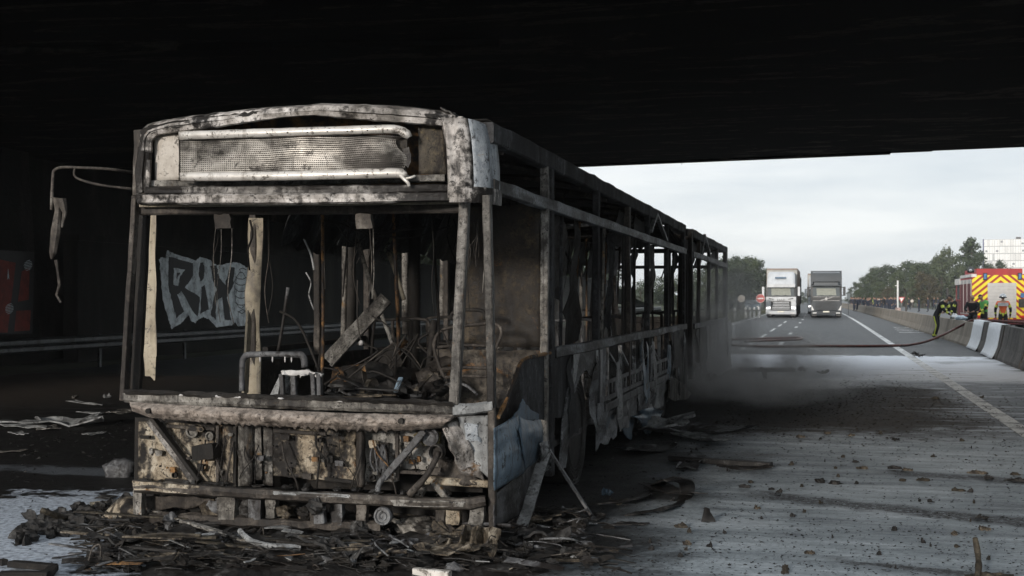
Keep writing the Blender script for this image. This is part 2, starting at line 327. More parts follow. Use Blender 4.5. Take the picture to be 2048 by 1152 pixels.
# ---- painted markings, worn and splashed
pm = Mat('worn_road_paint', .6); P = pm.pos(); x, y, z = pm.sep(P); a = pm.noise(P, 2.2, 8, .7); b = pm.noise(P, 30, 5, .7)
k = pm.math('ADD', pm.math('MULTIPLY', a, .7), pm.math('MULTIPLY', b, .3))
near = pm.math('MULTIPLY', pm.sm(y, 24, 14), .14)
pc = pm.mix(pm.sm(y, 11, 14), (.42,.34,.22), (.72,.73,.72))
pm.color(pm.mix(pm.sm(k, .40, .52), (.07,.072,.072), pc)); pm.bump(b, .2, .01); PAINT = pm.m
def bend(yv): return -1.35 * max(0, (yv - 70) / 150) ** 2          # the motorway drifts away beyond the trucks
def stripe(x0, wd, y0, y1):
    mm = MB(); n = max(1, int((y1 - y0) / 12)); vs = []; fs = []
    for i in range(n + 1):
        yy = y0 + (y1 - y0) * i / n; c = x0 + bend(yy); vs += [(c - wd/2, yy, .004), (c + wd/2, yy, .004)]
        if i: fs.append((2*i-2, 2*i-1, 2*i+1, 2*i))
    mm.add(vs, fs); return struct(mm.build('road_marking', PAINT))
stripe(2.35, .22, 11.5, 330); stripe(-5.35, .2, 36, 330)
for k in range(9): stripe(-1.42, .15, 44 + 13 * k, 47 + 13 * k)
for k in range(5): stripe(-2.45, .12, 40 + 11 * k, 46 + 11 * k)
for k in range(4):                                                     # short cross bars on the shoulder
    q = onG(1787 + k * 4, 655 + k * 3.4); mm = MB(); mm.box((q.x, q.y, .001), (q.x + 1.25, q.y + .45, .004)); struct(mm.build('road_marking', PAINT))
# ---- drain slots / patched joints across the near lanes
# ------------------------------------------------------------------ bridge
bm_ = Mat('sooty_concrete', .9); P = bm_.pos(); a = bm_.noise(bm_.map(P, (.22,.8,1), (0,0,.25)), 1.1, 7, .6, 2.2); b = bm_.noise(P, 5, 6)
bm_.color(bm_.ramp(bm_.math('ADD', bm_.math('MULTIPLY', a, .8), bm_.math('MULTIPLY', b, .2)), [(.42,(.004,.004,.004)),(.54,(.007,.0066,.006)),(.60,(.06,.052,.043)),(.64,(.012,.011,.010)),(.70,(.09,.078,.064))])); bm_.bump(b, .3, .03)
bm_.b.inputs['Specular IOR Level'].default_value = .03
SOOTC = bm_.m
cc = Mat('weathered_concrete', .85); P = cc.pos(); a = cc.noise(cc.map(P, (1,1,.35)), 1.3, 8, .65, .4); b = cc.noise(P, 14, 6)
cc.color(cc.ramp(cc.math('ADD', cc.math('MULTIPLY', a, .7), cc.math('MULTIPLY', b, .3)), [(.3,(.10,.09,.075)),(.5,(.24,.21,.17)),(.7,(.34,.31,.26))])); cc.bump(b, .35, .02)
CONC = cc.m
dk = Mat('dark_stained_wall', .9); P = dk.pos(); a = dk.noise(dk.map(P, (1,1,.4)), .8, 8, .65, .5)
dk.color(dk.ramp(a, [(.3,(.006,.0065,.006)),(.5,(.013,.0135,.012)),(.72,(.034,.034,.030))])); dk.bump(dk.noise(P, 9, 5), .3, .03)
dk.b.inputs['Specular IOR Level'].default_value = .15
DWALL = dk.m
SK = -.1318
def be(xv, o=0.0): return 32.97 + (xv + 6.24) * SK + o
br = thing('motorway_overpass', (0, 18, 0), 'dark soot-blackened concrete motorway overpass spanning above the burnt bus', 'bridge')
NEAR = -25.0
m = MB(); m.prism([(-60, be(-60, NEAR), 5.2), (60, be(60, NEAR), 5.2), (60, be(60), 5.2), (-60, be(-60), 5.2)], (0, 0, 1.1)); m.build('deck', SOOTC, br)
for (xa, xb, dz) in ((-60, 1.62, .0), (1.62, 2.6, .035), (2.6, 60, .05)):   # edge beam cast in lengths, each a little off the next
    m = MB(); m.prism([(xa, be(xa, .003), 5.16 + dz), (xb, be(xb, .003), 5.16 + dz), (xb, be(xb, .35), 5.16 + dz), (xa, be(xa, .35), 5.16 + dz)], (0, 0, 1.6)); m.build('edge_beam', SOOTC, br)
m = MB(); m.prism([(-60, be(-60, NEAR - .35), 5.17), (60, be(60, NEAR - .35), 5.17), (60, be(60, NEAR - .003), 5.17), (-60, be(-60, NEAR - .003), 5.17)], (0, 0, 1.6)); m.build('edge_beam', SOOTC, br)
m = MB(); m.prism([(-60, be(-60, .36), 5.2), (-12, be(-12, .36), 5.2), (-12, 68, 5.2), (-60, 68, 5.2)], (0, 0, 1.1)); m.build('sky_blocking_deck', SOOTC, br)  # unseen slab added to keep skylight off the left bank
m = MB()
pa = onY(330, 20, 16.2); m.beam((-14, 15.4, 5.16), (-4.4, 17.0, 5.16), .5, .1); m.build('soffit_rib', SOOTC, br)
q = onY(1364, 318, be(-1.5, .2)); m = MB(); m.tube([q + V((0,0,.05)), q + V((.01,0,-.06)), q + V((-.01,0,-.14))], .008, 5); m.build('dangling_wire', CHAR, br)
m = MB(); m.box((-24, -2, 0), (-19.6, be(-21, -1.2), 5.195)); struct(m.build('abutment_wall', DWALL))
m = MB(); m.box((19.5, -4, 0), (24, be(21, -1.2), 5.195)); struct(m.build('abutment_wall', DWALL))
# slanted pier edge at the far side of the slip road
m = MB(); m.prism([(-18.9, 24.6, 0), (-18.9, 27.4, 0), (-18.9, 26.9, 5.19), (-18.9, 25.9, 5.19)], (-.6, 0, 0)); po = m.build('abutment_pier', CONC if False else DWALL, org=(-19, 26, 0)); tag(po, 'dark slanted concrete pier beside the red and black graffiti panel', 'pier')
# graffiti wall
WX = -18.0
gw = thing('graffiti_wall', (WX, 32, 0), 'low dark wall along the slip road painted with white-outlined black graffiti letters', 'wall')
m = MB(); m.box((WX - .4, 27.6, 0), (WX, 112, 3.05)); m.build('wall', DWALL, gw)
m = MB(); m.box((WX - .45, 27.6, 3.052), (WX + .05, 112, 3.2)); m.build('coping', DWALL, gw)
wp = Mat('white_spray_paint', .7); a = wp.noise(wp.pos(), 3, 8, .7); wp.color(wp.ramp(a, [(.32,(.03,.034,.036)),(.39,(.32,.355,.37)),(.55,(.70,.76,.78))])); WSP = wp.m
BSP = plain('black_spray_paint', (.008,.009,.010), .7); RSP = plain('red_spray_paint', (.22,.03,.018), .7)
def g4(pts): return [onX(280 + a * .3473, 400 + b * .3473, WX) for a, b in pts]
def paint(name, pts, lift, mat, conv=g4, parent=gw):
    rp_ = random.Random(len(pts)); o = []
    for i in range(len(pts)):
        a, b = pts[i], pts[(i+1) % len(pts)]
        for k in range(5): t = k / 5; o.append((a[0]+(b[0]-a[0])*t + rp_.gauss(0, 1.5), a[1]+(b[1]-a[1])*t + rp_.gauss(0, 1.5)))
    mm = MB(); mm.add([q + V((lift, 0, 0)) for q in conv(o)], [tuple(range(len(o)))]); return mm.build(name, mat, parent)
paint('painted_outline', [(110,345),(122,330),(145,335),(155,290),(178,300),(200,312),(320,348),(345,328),(372,335),(402,345),(425,368),(470,376),(500,365),(540,358),(580,365),(616,388),(618,600),(603,722),(565,728),(545,700),(530,722),(440,732),(400,690),(365,672),(330,690),(318,708),(295,700),(280,660),(255,690),(235,712),(182,742),(165,690),(150,640),(130,575),(122,480)], .004, WSP)
paint('painted_letter', [(165,325),(305,365),(302,440),(258,505),(345,560),(332,672),(300,640),(238,522),(214,545),(252,640),(206,682),(178,560),(160,480)], .008, BSP)
paint('painted_letter', [(345,362),(362,356),(370,385),(366,450),(346,472),(335,420)], .008, BSP)
paint('painted_letter', [(352,500),(372,490),(396,630),(345,656)], .008, BSP)
paint('painted_letter', [(405,380),(440,375),(456,450),(490,488),(515,382),(546,390),(532,500),(500,560),(526,692),(485,690),(472,560),(440,580),(436,690),(404,660),(426,560),(440,520),(415,450)], .008, BSP)
paint('painted_letter', [(193,393),(258,402),(228,440),(217,492),(190,490)], .012, WSP)
paint('painted_letter', [(208,418),(230,420),(215,440),(208,470)], .016, BSP)
def doodle(pts, wd=5):
    mm = MB(); P3 = [q + V((.012, 0, 0)) for q in g4(pts)]
    for a_, b_ in zip(P3[:-1], P3[1:]):
        d = (b_ - a_).normalized(); s_ = V((0, -d.z, d.y)) * (wd * .3473 * .014 / 2); mm.add([a_ - s_, b_ - s_, b_ + s_, a_ + s_], [(0,1,2,3)])
    return mm.build('painted_stroke', BSP, gw)
doodle([(580 + 38*math.cos(t*.5), 520 + 105*math.sin(t*.5)) for t in range(14)])
for yy in (440, 475, 512, 550, 590): doodle([(545, yy), (565, yy + 14), (590, yy + 16), (614, yy + 4)])
doodle([(580, 415), (570, 400), (590, 392), (610, 402)]); doodle([(560, 640), (585, 655), (605, 640), (590, 630), (565, 645), (560, 715)]); doodle([(540, 470), (520, 520), (555, 440)])
# red and black painted panel on the abutment face further under the bridge
RX = -18.85
rp = thing('painted_panel', (RX - .1, 23, 0), 'red and black graffiti panel low on the wall under the overpass', 'graffiti panel')
def g5(pts): return [onX(a * .4338, 300 + b * .4338, RX) for a, b in pts]
m = MB(); m.prism(g5([(-420,440),(158,470),(150,848),(-420,850)]), (-.08, 0, 0)); m.build('panel', plain('panel_black', (.012,.011,.012), .6), rp)
for pts in ([(0,505),(72,520),(34,842),(-60,842),(-60,500)], [(100,560),(136,540),(132,690),(82,700)], [(74,742),(142,738),(136,832),(66,836)], [(-200,500),(-90,500),(-90,700),(-200,760)]):
    mm = MB(); mm.add([q + V((.004,0,0)) for q in g5(pts)], [tuple(range(len(pts)))]); mm.build('painted_shape', RSP, rp)
for cx, cy in ((128, 530), (42, 730)):
    mm = MB()
    for k in range(-3, 4):
        hw = math.sqrt(max(0, 24**2 - (k*7)**2)) * .8; mm.add([q + V((.009,0,0)) for q in g5([(cx-hw, cy+k*7+3), (cx+hw, cy+k*7-3), (cx+hw, cy+k*7+0), (cx-hw, cy+k*7+6)])], [(0,1,2,3)])
    mm.build('painted_roundel', WSP, rp)
mm = MB(); mm.add([q + V((.009,0,0)) for q in g5([(32,598),(36,545),(42,598),(37,590)])], [(0,1,2,3)]); mm.build('painted_stroke', WSP, rp)
mm = MB(); mm.prism([onX(20, 428, -19.5) , onX(42, 430, -19.5), onX(42, 458, -19.5), onX(20, 456, -19.5)], (-.05,0,0)); tag(mm.build('wall_plate', plain('pale_plate', (.16,.16,.16)), org=onX(30,445,-19.5)), 'small pale rectangular plate fixed high on the abutment wall', 'plate')
# ---- bank behind the graffiti wall
m = MB(); P = []
for i in range(41):
    yy = 30 + i * 6; row = []
    for j in range(9):
        t = j / 8; row.append(V((-18.4 - t * 26, yy, (3.0 if yy < 112 else max(.0, 3.0 - (yy - 112) * .08)) * (1 if j else .9) + t * (1.6 if yy < 70 else 4.5) + n3((yy * .1, j, 0), 1) * .5)))
    P.append(row)
m.sheet(P, -.05); struct(m.build('embankment', GRASSM, smooth=True))
m = MB(); m.box((-24, 36, 3.3), (-23.4, 68, 5.19)); struct(m.build('abutment_wall', DWALL))  # wall closing the side below the added deck
# ---- guard rail along the slip road
GAL = burnt('dull_galvanised', [(.3,(.02,.022,.023)),(.5,(.045,.05,.052)),(.7,(.09,.097,.10))], soot=.42, soot_c=(.012,.013,.012), speck=.68, rough=.45, metal=.5, bump=.2)
gr = thing('guard_rail', (-16.3, 30, 0), 'long galvanised steel guard rail running in front of the graffiti wall', 'guard rail')
prof = [(-.0,.45),(.06,.49),(.06,.56),(0,.60),(.06,.64),(.06,.71),(0,.755)]
m = MB(); m.sheet([[V((-16.3 + a, yy, b)) for a, b in prof] for yy in (-8, 20, 50, 90, 130)], .004); m.build('rail', GAL, gr)
pmesh = None
for k in range(32):
    if pmesh is None:
        m = MB(); m.beam((-16.38, 0, 0), (-16.38, 0, .78), .1, .06); o0 = m.build('post', GAL, gr); pmesh = o0; o0.location.y = -6
    else:
        o = pmesh.copy(); COL.objects.link(o); o.location.y = -6 + 4 * k
# ------------------------------------------------------------------ concrete barriers
prof = [(0.0,0),(0.0,.08),(.10,.33),(.20,.86),(.40,.86),(.50,.33),(.60,.08),(.60,0)]
def barrier(y0, y1, xoff, tw, label, dz=0, far=False, h=1.0):
    mm = MB(); n = max(1, int((y1 - y0) / 3)); vs = []; fs = []
    for i in range(n + 1):
        yy = y0 + (y1 - y0) * i / n; c = xoff + tw * (yy - y0) + (bend(yy) if far else 0)
        vs += [(c + a, yy, b * h) for a, b in prof]
        if i:
            for k in range(8): fs.append(((i-1)*8+k, i*8+k, i*8+(k+1)%8, (i-1)*8+(k+1)%8))
    fs += [tuple(range(8)), tuple(n*8+7-k for k in range(8))]
    mm.add(vs, fs); return tag(mm.build('concrete_barrier', CONC, org=(xoff, y0, 0)), label, 'barrier', 'concrete barriers between the carriageways')
barrier(43.4, 330, 4.62, 0, 'long continuous concrete median barrier leading back past the trucks', far=True, h=.93)
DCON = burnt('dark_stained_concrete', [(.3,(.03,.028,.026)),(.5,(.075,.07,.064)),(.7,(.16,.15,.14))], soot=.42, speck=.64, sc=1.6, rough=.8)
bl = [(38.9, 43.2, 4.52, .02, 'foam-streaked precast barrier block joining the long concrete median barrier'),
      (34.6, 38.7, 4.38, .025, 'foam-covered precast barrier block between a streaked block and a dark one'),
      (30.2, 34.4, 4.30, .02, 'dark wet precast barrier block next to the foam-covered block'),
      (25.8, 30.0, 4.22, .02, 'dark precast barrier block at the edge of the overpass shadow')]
for i, a in enumerate(bl):
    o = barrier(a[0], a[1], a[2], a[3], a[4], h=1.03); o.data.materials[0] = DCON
    if i < 2:                                                          # foam running down the road face
        f = MB(); P = []; sp = (.25, .97) if i == 0 else (.1, .86)
        for u in range(17):
            yy = a[0] + (a[1] - a[0]) * (sp[0] + (sp[1] - sp[0]) * u / 16); row = []
            for (qa, qb) in [(.405,.868),(.30,.875),(.2,.872),(.165,.70),(.125,.48),(.095,.33),(.05,.2),(-.005,.085),(-.06,.01)]:
                row.append(V((a[2] + a[3]*(yy - a[0]) + qa - .008 - .01 * abs(n3((yy, qb, 0), 3)), yy, qb * 1.03 + .004)))
            P.append(row)
        f.sheet(P, .012); f.build('foam_run', FOAM, o, smooth=True)
# ================================================================== trees
def leafm(name, c0, c1, c2):
    m = Mat(name, .65); i = m.n('ShaderNodeObjectInfo').outputs['Random']; a = m.noise(m.obj(), .8, 5); b = m.noise(m.obj(), 5, 3)
    m.color(m.ramp(m.math('ADD', m.math('MULTIPLY', a, .55), m.math('MULTIPLY', b, .45)), [(.3, c0), (.5, c1), (.7, c2)])); return m.m
LEAF = [leafm('leaf_dark', (.016,.028,.012), (.032,.05,.02), (.06,.08,.03)), leafm('leaf_mid', (.025,.04,.015), (.05,.07,.026), (.085,.10,.04)),
        leafm('leaf_autumn', (.03,.028,.014), (.06,.05,.022), (.10,.085,.035)), leafm('leaf_pale', (.03,.045,.02), (.065,.085,.04), (.11,.125,.06))]
BARK = plain('bark', (.05,.042,.034), .9)
def tree_mesh(kind, seed):
    """unit-ish tree 10 m tall; returns (trunk MB, crown MB)"""
    rnd = random.Random(seed); t = MB(); c = MB()
    if kind == 'poplar': H, R, base = 10, 1.5, 1.2
    elif kind == 'bush': H, R, base = 10, 5.6, .4
    else: H, R, base = 10, 3.9, 1.6
    t.tube([(0,0,-.2),(.05,.04,H*.3),(-.06,.05,H*.62),(0,0,H*.86)], lambda u: .28 * (1 - u) + .04, 7)
    cl = []
    for k in range(46 if kind != 'poplar' else 34):
        u = rnd.random() ** .8; zz = base + (H - base) * (k + rnd.random()) / (46 if kind != 'poplar' else 34)
        f = (zz - base) / (H - base)
        env = R * (math.sin(math.pi * min(.98, f * .8 + .17)) ** .7) * rnd.uniform(.55, 1.1)
        a = rnd.uniform(0, 6.283); rr = env * math.sqrt(rnd.random()) * .95
        p = V((rr * math.cos(a), rr * math.sin(a), zz)); cl.append((p, rnd.uniform(.7, 1.35) * (R / 3.9) ** .6))
        if k % 3 == 0: t.tube([V((0,0,zz*.62)), V((p.x*.5, p.y*.5, zz*.82)), p], lambda u: .07 * (1 - u) + .015, 5)
    for p, s in cl:
        for k in range(62):
            d = V((rnd.gauss(0,1), rnd.gauss(0,1), rnd.gauss(0,.8))); d = d.normalized() * (rnd.random() ** .45) * s
            q = p + d; n = (d.normalized() + V((rnd.uniform(-.7,.7), rnd.uniform(-.7,.7), rnd.uniform(-.2,.9)))).normalized()
            u = n.cross(V((rnd.random(), rnd.random(), .3))).normalized(); w_ = n.cross(u); sz = rnd.uniform(.13, .27)
            c.add([q - u*sz, q - w_*sz*.6 + n*.03, q + u*sz, q + w_*sz*.6], [(0,1,2,3)])
    return t, c
VAR = []
for kind, mi, sd_ in (('round', 0, 1), ('round', 1, 2), ('round', 2, 3), ('poplar', 0, 4), ('round', 3, 5), ('bush', 0, 6), ('bush', 1, 7)):
    t, c = tree_mesh(kind, sd_)
    def me(mb, nm, mt):
        q = bpy.data.meshes.new(nm); q.from_pydata([tuple(v) for v in mb.v], [], mb.f); q.materials.append(mt); return q
    VAR.append((me(t, 'trunk', BARK), me(c, 'crown', LEAF[mi])))
def tree(x, y, h, var, label, group=None, wide=1.0, z=0.0, name='tree'):
    o = thing(name, (x, y, z), label, 'tree' if name != 'bush' else 'bush', group)
    o.rotation_euler.z = random.uniform(0, 6.28); o.scale = (h/10*wide, h/10*wide, h/10)
    for nm, me_ in zip(('trunk', 'crown'), VAR[var]):
        c = bpy.data.objects.new(nm, me_); COL.objects.link(c); c.parent = o
    return o
def tree_px(px, top, d, var, label, group=None, wide=1.0, name='tree'):
    b = onD(px, HY, d); h = EYE + (HY - top) * d / FPX; return tree(b.x, b.y, h, var, label, group, wide, 0, name)
WG = 'trees of the wood beyond the opposite carriageway'
for px, top, d, var in [(1712,566,300,0),(1728,556,290,1),(1742,545,282,0),(1752,536,275,1),(1768,533,268,0),(1786,535,262,0),(1795,545,248,1),(1808,527,262,1),(1822,526,255,0),(1838,527,250,1),(1852,530,240,0),(1866,522,250,1),(1880,528,240,0),(1716,580,240,1),(1735,572,230,0),(1760,565,226,1),(1825,560,222,1)]:
    tree_px(px, top, d, var, 'green broadleaf tree in the wood behind the crowd and median barrier', WG, 1.15)
for px, top, d in [(1845,545,222),(1858,552,220),(1776,575,214)]: tree_px(px, top, d, 2, 'brownish autumn tree among the green trees of the wood', 'browned trees in the wood', 1.2)
tree_px(1900, 500, 235, 4, 'tall pale green drooping tree between the wood and the dark poplars', None, .85)
tree_px(1884, 512, 232, 4, 'pale green tree leaning against the tall drooping one', None, .9)
tree_px(1944, 479, 250, 3, 'tall slim dark poplar with pointed top beside the white building', 'dark poplars by the white building', 1.25)
tree_px(1934, 486, 252, 3, 'slightly shorter slim dark poplar touching the tall pointed poplar', 'dark poplars by the white building', 1.2)
tree_px(1955, 508, 248, 0, 'small dark tree at the foot of the poplars beside the white building', None, .8)
tree_px(1921, 530, 240, 1, 'mid-height green tree behind the fire engine cab', None, .9)
tree_px(2001, 524, 262, 0, 'small round dark tree in front of the white building', None, .8)
tree_px(1979, 530, 262, 1, 'small pale green tree in front of the white building', None, .7)
LG = 'trees on the verge behind the no-entry sign'
for px, top, d, var in [(1478,517,190,0),(1496,516,200,1),(1515,524,205,0),(1530,540,215,1),(1462,522,185,1),(1546,552,235,0),(1446,520,180,0),(1430,524,175,1),(1606,585,330,0),(1618,584,340,1),(1700,583,330,0)]:
    tree_px(px, top, d, var, 'hazy green tree on the verge behind the no-entry sign' if px < 1560 else 'distant small tree closing the road behind the trucks', LG if px < 1560 else 'distant trees behind the trucks', 1.2)
for k in range(15):
    yy = 66.5 + k * 4.4; tree(-20.6 - random.uniform(0, 2), yy, random.uniform(6.0, 7.2) if k < 13 else random.uniform(4, 5), random.choice((5, 6)), 'dark dense shrub on the bank above the graffiti wall', 'shrubs along the bank above the graffiti wall', 1.0, 2.4 if k < 10 else 2.6, 'bush')
for px, top, d in ((1282,566,175),(1300,560,180),(1322,556,185),(1345,560,180),(1368,552,185),(1392,545,182),(1412,535,178)): tree_px(px, top, d, 5 + (px % 2), 'low dark bush along the verge seen through the bus windows', 'verge bushes behind the bus', 1.3, 'bush')
# ---- verge grass, low and rough
gm = MB(); rnd = random.Random(4)
for k in range(5200):
    yy = rnd.uniform(70, 150); xx = -5.8 - rnd.random() ** 1.6 * 7; h = rnd.uniform(.12, .42); a = rnd.uniform(0, 3.14); wv = .03
    d = V((math.cos(a) * wv, math.sin(a) * wv, 0)); q = V((xx + bend(yy), yy, -.03)); gm.add([q - d, q + d, q + V((rnd.uniform(-.1,.1), rnd.uniform(-.1,.1), h))], [(0,1,2)])
o = gm.build('verge_grass', leafm('verge_grass', (.04,.05,.02), (.075,.08,.035), (.12,.11,.06)), kind='stuff'); o['label'] = 'rough grass on the verge beside the bollards'
m = MB(); m.box((-16.55, 68, .0), (-5.7, 400, .006)); struct(m.build('verge', GRASSM))
# ================================================================== white office building
bd = thing('office_building', onG(2000, 607.5), 'large white panelled office building with navy blue corner edge', 'building')
BD = 380; q0 = onD(1968, HY, BD); q1 = onD(2075, HY, BD); ux = V((q0.y, -q0.x, 0)).normalized(); zt = EYE + (HY - 479) * BD / FPX; nrm = V((0,0,1)).cross(ux); nrm = nrm if nrm.y > 0 else -nrm
def bp(u, z, off=0.0): p = q0 + ux * u - nrm * off; return V((p.x, p.y, z))
wl = (q1 - q0).length; m = MB()
m.prism([bp(0, 0), bp(wl, 0), bp(wl, zt), bp(0, zt)], nrm * 14); m.build('wall', plain('facade_joint', (.42,.43,.44), .7), bd)
m = MB(); m.prism([bp(-.35, 0), bp(-.02, 0), bp(-.02, zt + .1), bp(-.35, zt + .1)], nrm * 14); m.build('corner_edge', plain('navy_edge', (.03,.04,.14), .5), bd)
PAN = [plain('panel_white', (.80,.80,.79), .6, var=.06), plain('panel_offwhite', (.68,.68,.67), .6, var=.08), plain('panel_grey', (.47,.48,.49), .5, var=.2)]
WGM = plain('window_grey', (.22,.24,.26), .25)
rnd = random.Random(11); pw, ph = wl / 11, zt / 9
for i in range(11):
    for j in range(9):
        for (u0, u1) in ((.04, .60), (.64, .97)):
            m = MB(); m.prism([bp(i*pw + u0*pw, j*ph + .12, .1), bp(i*pw + u1*pw, j*ph + .12, .1), bp(i*pw + u1*pw, (j+1)*ph - .12, .1), bp(i*pw + u0*pw, (j+1)*ph - .12, .1)], nrm * .09)
            m.build('facade_panel', PAN[rnd.choices((0,1,2), (9,3,.8))[0]], bd)
        if rnd.random() < .3:
            m = MB(); z0 = j*ph + ph * rnd.uniform(.2, .55); u0 = i*pw + pw * rnd.uniform(.1, .4); m.prism([bp(u0, z0, .16), bp(u0 + pw*.45, z0, .16), bp(u0 + pw*.45, z0 + ph*.26, .16), bp(u0, z0 + ph*.26, .16)], nrm * .05); m.build('window', WGM, bd)
m = MB(); m.prism([bp(9, zt), bp(10.4, zt), bp(10.4, zt + .6), bp(9, zt + .6)], nrm * 2); m.build('roof_unit', plain('roof_unit', (.1,.1,.1)), bd)
# ================================================================== people
SKIN = plain('skin', (.36,.22,.15), .55, var=.1); BLACKC = plain('black_turnout_cloth', (.012,.013,.016), .85, var=.3, sc=12); NAVY = plain('navy_uniform', (.02,.026,.045), .85, var=.3, sc=12)
HIVIS = plain('yellow_reflective_tape', (.62,.70,.10), .5, var=.08); ORANGE = plain('orange_vest', (.85,.16,.05), .7, var=.08); GREENV = plain('green_vest', (.10,.40,.10), .7, var=.1)
SILV = plain('silver_helmet', (.6,.62,.63), .22, .8, var=.1); DHAIR = plain('dark_hair', (.02,.015,.012), .7); GREYT = plain('grey_reflective_tape', (.62,.62,.62), .4); BOOT = plain('black_boot', (.01,.01,.01), .5); EYEM = plain('eye_dark', (.01,.01,.01), .3); PALEC = plain('pale_cloth', (.45,.55,.62), .8)
TANK = plain('steel_cylinder', (.42,.40,.34), .4, .4)
BASEJ = dict(pel=(0,0,.95), sp=(0,0,1.12), ch=(0,0,1.33), nk=(0,.0,1.50), hd=(0,-.01,1.58),
  shL=(.19,0,1.43), elL=(.25,.03,1.15), wrL=(.25,-.08,.90), shR=(-.19,0,1.43), elR=(-.25,.03,1.15), wrR=(-.25,-.08,.90),
  hpL=(.095,0,.90), knL=(.11,-.02,.49), anL=(.12,.02,.09), toL=(.14,-.17,.04), hpR=(-.095,0,.90), knR=(-.11,-.02,.49), anR=(-.12,.02,.09), toR=(-.14,-.17,.04))
RAD = dict(pel=.145, sp=.135, ch=.165, nk=.058, hd=.06, shL=.085, shR=.085, elL=.058, elR=.058, wrL=.038, wrR=.038, hpL=.105, hpR=.105, knL=.075, knR=.075, anL=.058, anR=.058, toL=.045, toR=.045)
EDG = [('pel','sp'),('sp','ch'),('ch','nk'),('nk','hd'),('ch','shL'),('shL','elL'),('elL','wrL'),('ch','shR'),('shR','elR'),('elR','wrR'),('pel','hpL'),('hpL','knL'),('knL','anL'),('anL','toL'),('pel','hpR'),('hpR','knR'),('knR','anR'),('anR','toR')]
def person_mesh(pose, paintf, mats, hand=True, look=(0,-1,0)):
    J = {k: V(v) for k, v in BASEJ.items()}; J.update({k: V(v) for k, v in pose.items()})
    names = list(J); vs = [J[n] for n in names]; rs = [RAD[n] for n in names]; es = [(names.index(a), names.index(b)) for a, b in EDG]; part = []
    for sd_, w_, e_ in ((1, 'wrL', 'elL'), (-1, 'wrR', 'elR')):
        d = (J[w_] - J[e_]).normalized(); s_ = d.cross(V((0,1,0))); s_ = s_.normalized() if s_.length > .1 else V((1,0,0)); n_ = d.cross(s_)
        vs.append(J[w_] + d * .075); rs.append(.034); pi_ = len(vs) - 1; es.append((names.index(w_), pi_))
        for f, (off, ln) in enumerate(((-.030,.085),(-.010,.098),(.010,.092),(.028,.072))):
            a_ = vs[pi_] + n_ * off * 1.1; vs.append(a_ + d * ln * .5 + s_ * sd_ * -.006); rs.append(.0095); es.append((pi_, len(vs) - 1)); vs.append(a_ + d * ln + s_ * sd_ * -.026); rs.append(.008); es.append((len(vs) - 2, len(vs) - 1))
        vs.append(J[w_] + d * .05 + n_ * -.055); rs.append(.010); es.append((pi_, len(vs) - 1)); vs.append(J[w_] + d * .088 + n_ * -.07); rs.append(.008); es.append((len(vs) - 2, len(vs) - 1))
    me = bpy.data.meshes.new('tmp'); me.from_pydata([tuple(v) for v in vs], es, []); ob = bpy.data.objects.new('tmp', me); COL.objects.link(ob)
    ob.modifiers.new('s', 'SKIN'); sl = me.skin_vertices[0].data
    for i, r_ in enumerate(rs): sl[i].radius = (r_, r_ * (.78 if i < 3 else 1))
    sl[0].use_root = True; ss = ob.modifiers.new('u', 'SUBSURF'); ss.levels = 1; ss.render_levels = 1
    dg = bpy.context.evaluated_depsgraph_get(); dg.update(); m2 = bpy.data.meshes.new_from_object(ob.evaluated_get(dg)); bpy.data.objects.remove(ob)
    V0 = [v.co.copy() for v in m2.vertices]; F0 = [tuple(p.vertices) for p in m2.polygons]; bpy.data.meshes.remove(m2)
    # head: skull, jaw, nose, ears on the same mesh
    fw = V(look).normalized(); rt = fw.cross(V((0,0,1))).normalized(); up = rt.cross(fw); hc = J['hd'] + up * .075 + fw * .01; b = len(V0); nu, nv = 18, 14; hf = []
    for j in range(nv + 1):
        th = math.pi * j / nv
        for i in range(nu):
            a = 2 * math.pi * i / nu; lx, ly, lz = math.sin(th) * math.sin(a), math.sin(th) * math.cos(a), math.cos(th)
            sx, sy, sz = .076, .096, .118
            if lz < -.2: sx *= 1 + (lz + .2) * .35; sy *= 1 + (lz + .2) * .12
            q = rt * lx * sx + fw * ly * sy + up * lz * sz
            if ly > .93 and -.35 < lz < .12: q += fw * .024
            if ly > .8 and .05 < lz < .25 and abs(lx) > .2: q -= fw * .008
            if abs(lx) > .93 and abs(lz) < .28 and ly < .2: q += rt * (.016 if lx > 0 else -.016) - fw * .008
            V0.append(hc + q)
    for j in range(nv):
        for i in range(nu): F0.append((b + j*nu+i, b + (j+1)*nu+i, b + (j+1)*nu+(i+1)%nu, b + j*nu+(i+1)%nu)); hf.append(len(F0) - 1)
    hf = set(hf); me = bpy.data.meshes.new('person'); me.from_pydata([tuple(v) for v in V0], [], F0)
    for mt in mats: me.materials.append(mt)
    segs = [(a, b_, J[a], J[b_]) for a, b_ in EDG]; idx = []
    for k, f in enumerate(F0):
        c = sum((V0[i] for i in f), V()) / len(f)
        if k in hf:
            l = c - hc; ly, lz, lx = l.dot(fw), l.dot(up), l.dot(rt); hair = (lz > .055 or (ly < -.02 and lz > -.05)); eye = ly > .07 and .0 < lz < .022 and .018 < abs(lx) < .05; mouth = ly > .075 and -.075 < lz < -.055 and abs(lx) < .03
            idx.append(paintf('head_hair' if hair else ('eye' if eye or mouth else 'head'), 0, c)); continue
        best = min(segs, key=lambda s_: ((c - s_[2]) - (s_[3] - s_[2]) * max(0, min(1, (c - s_[2]).dot(s_[3] - s_[2]) / (s_[3] - s_[2]).length_squared))).length - .5 * RAD[s_[0]])
        t_ = (c - best[2]).dot(best[3] - best[2]) / (best[3] - best[2]).length_squared; idx.append(paintf(best[0] + '>' + best[1], t_, c))
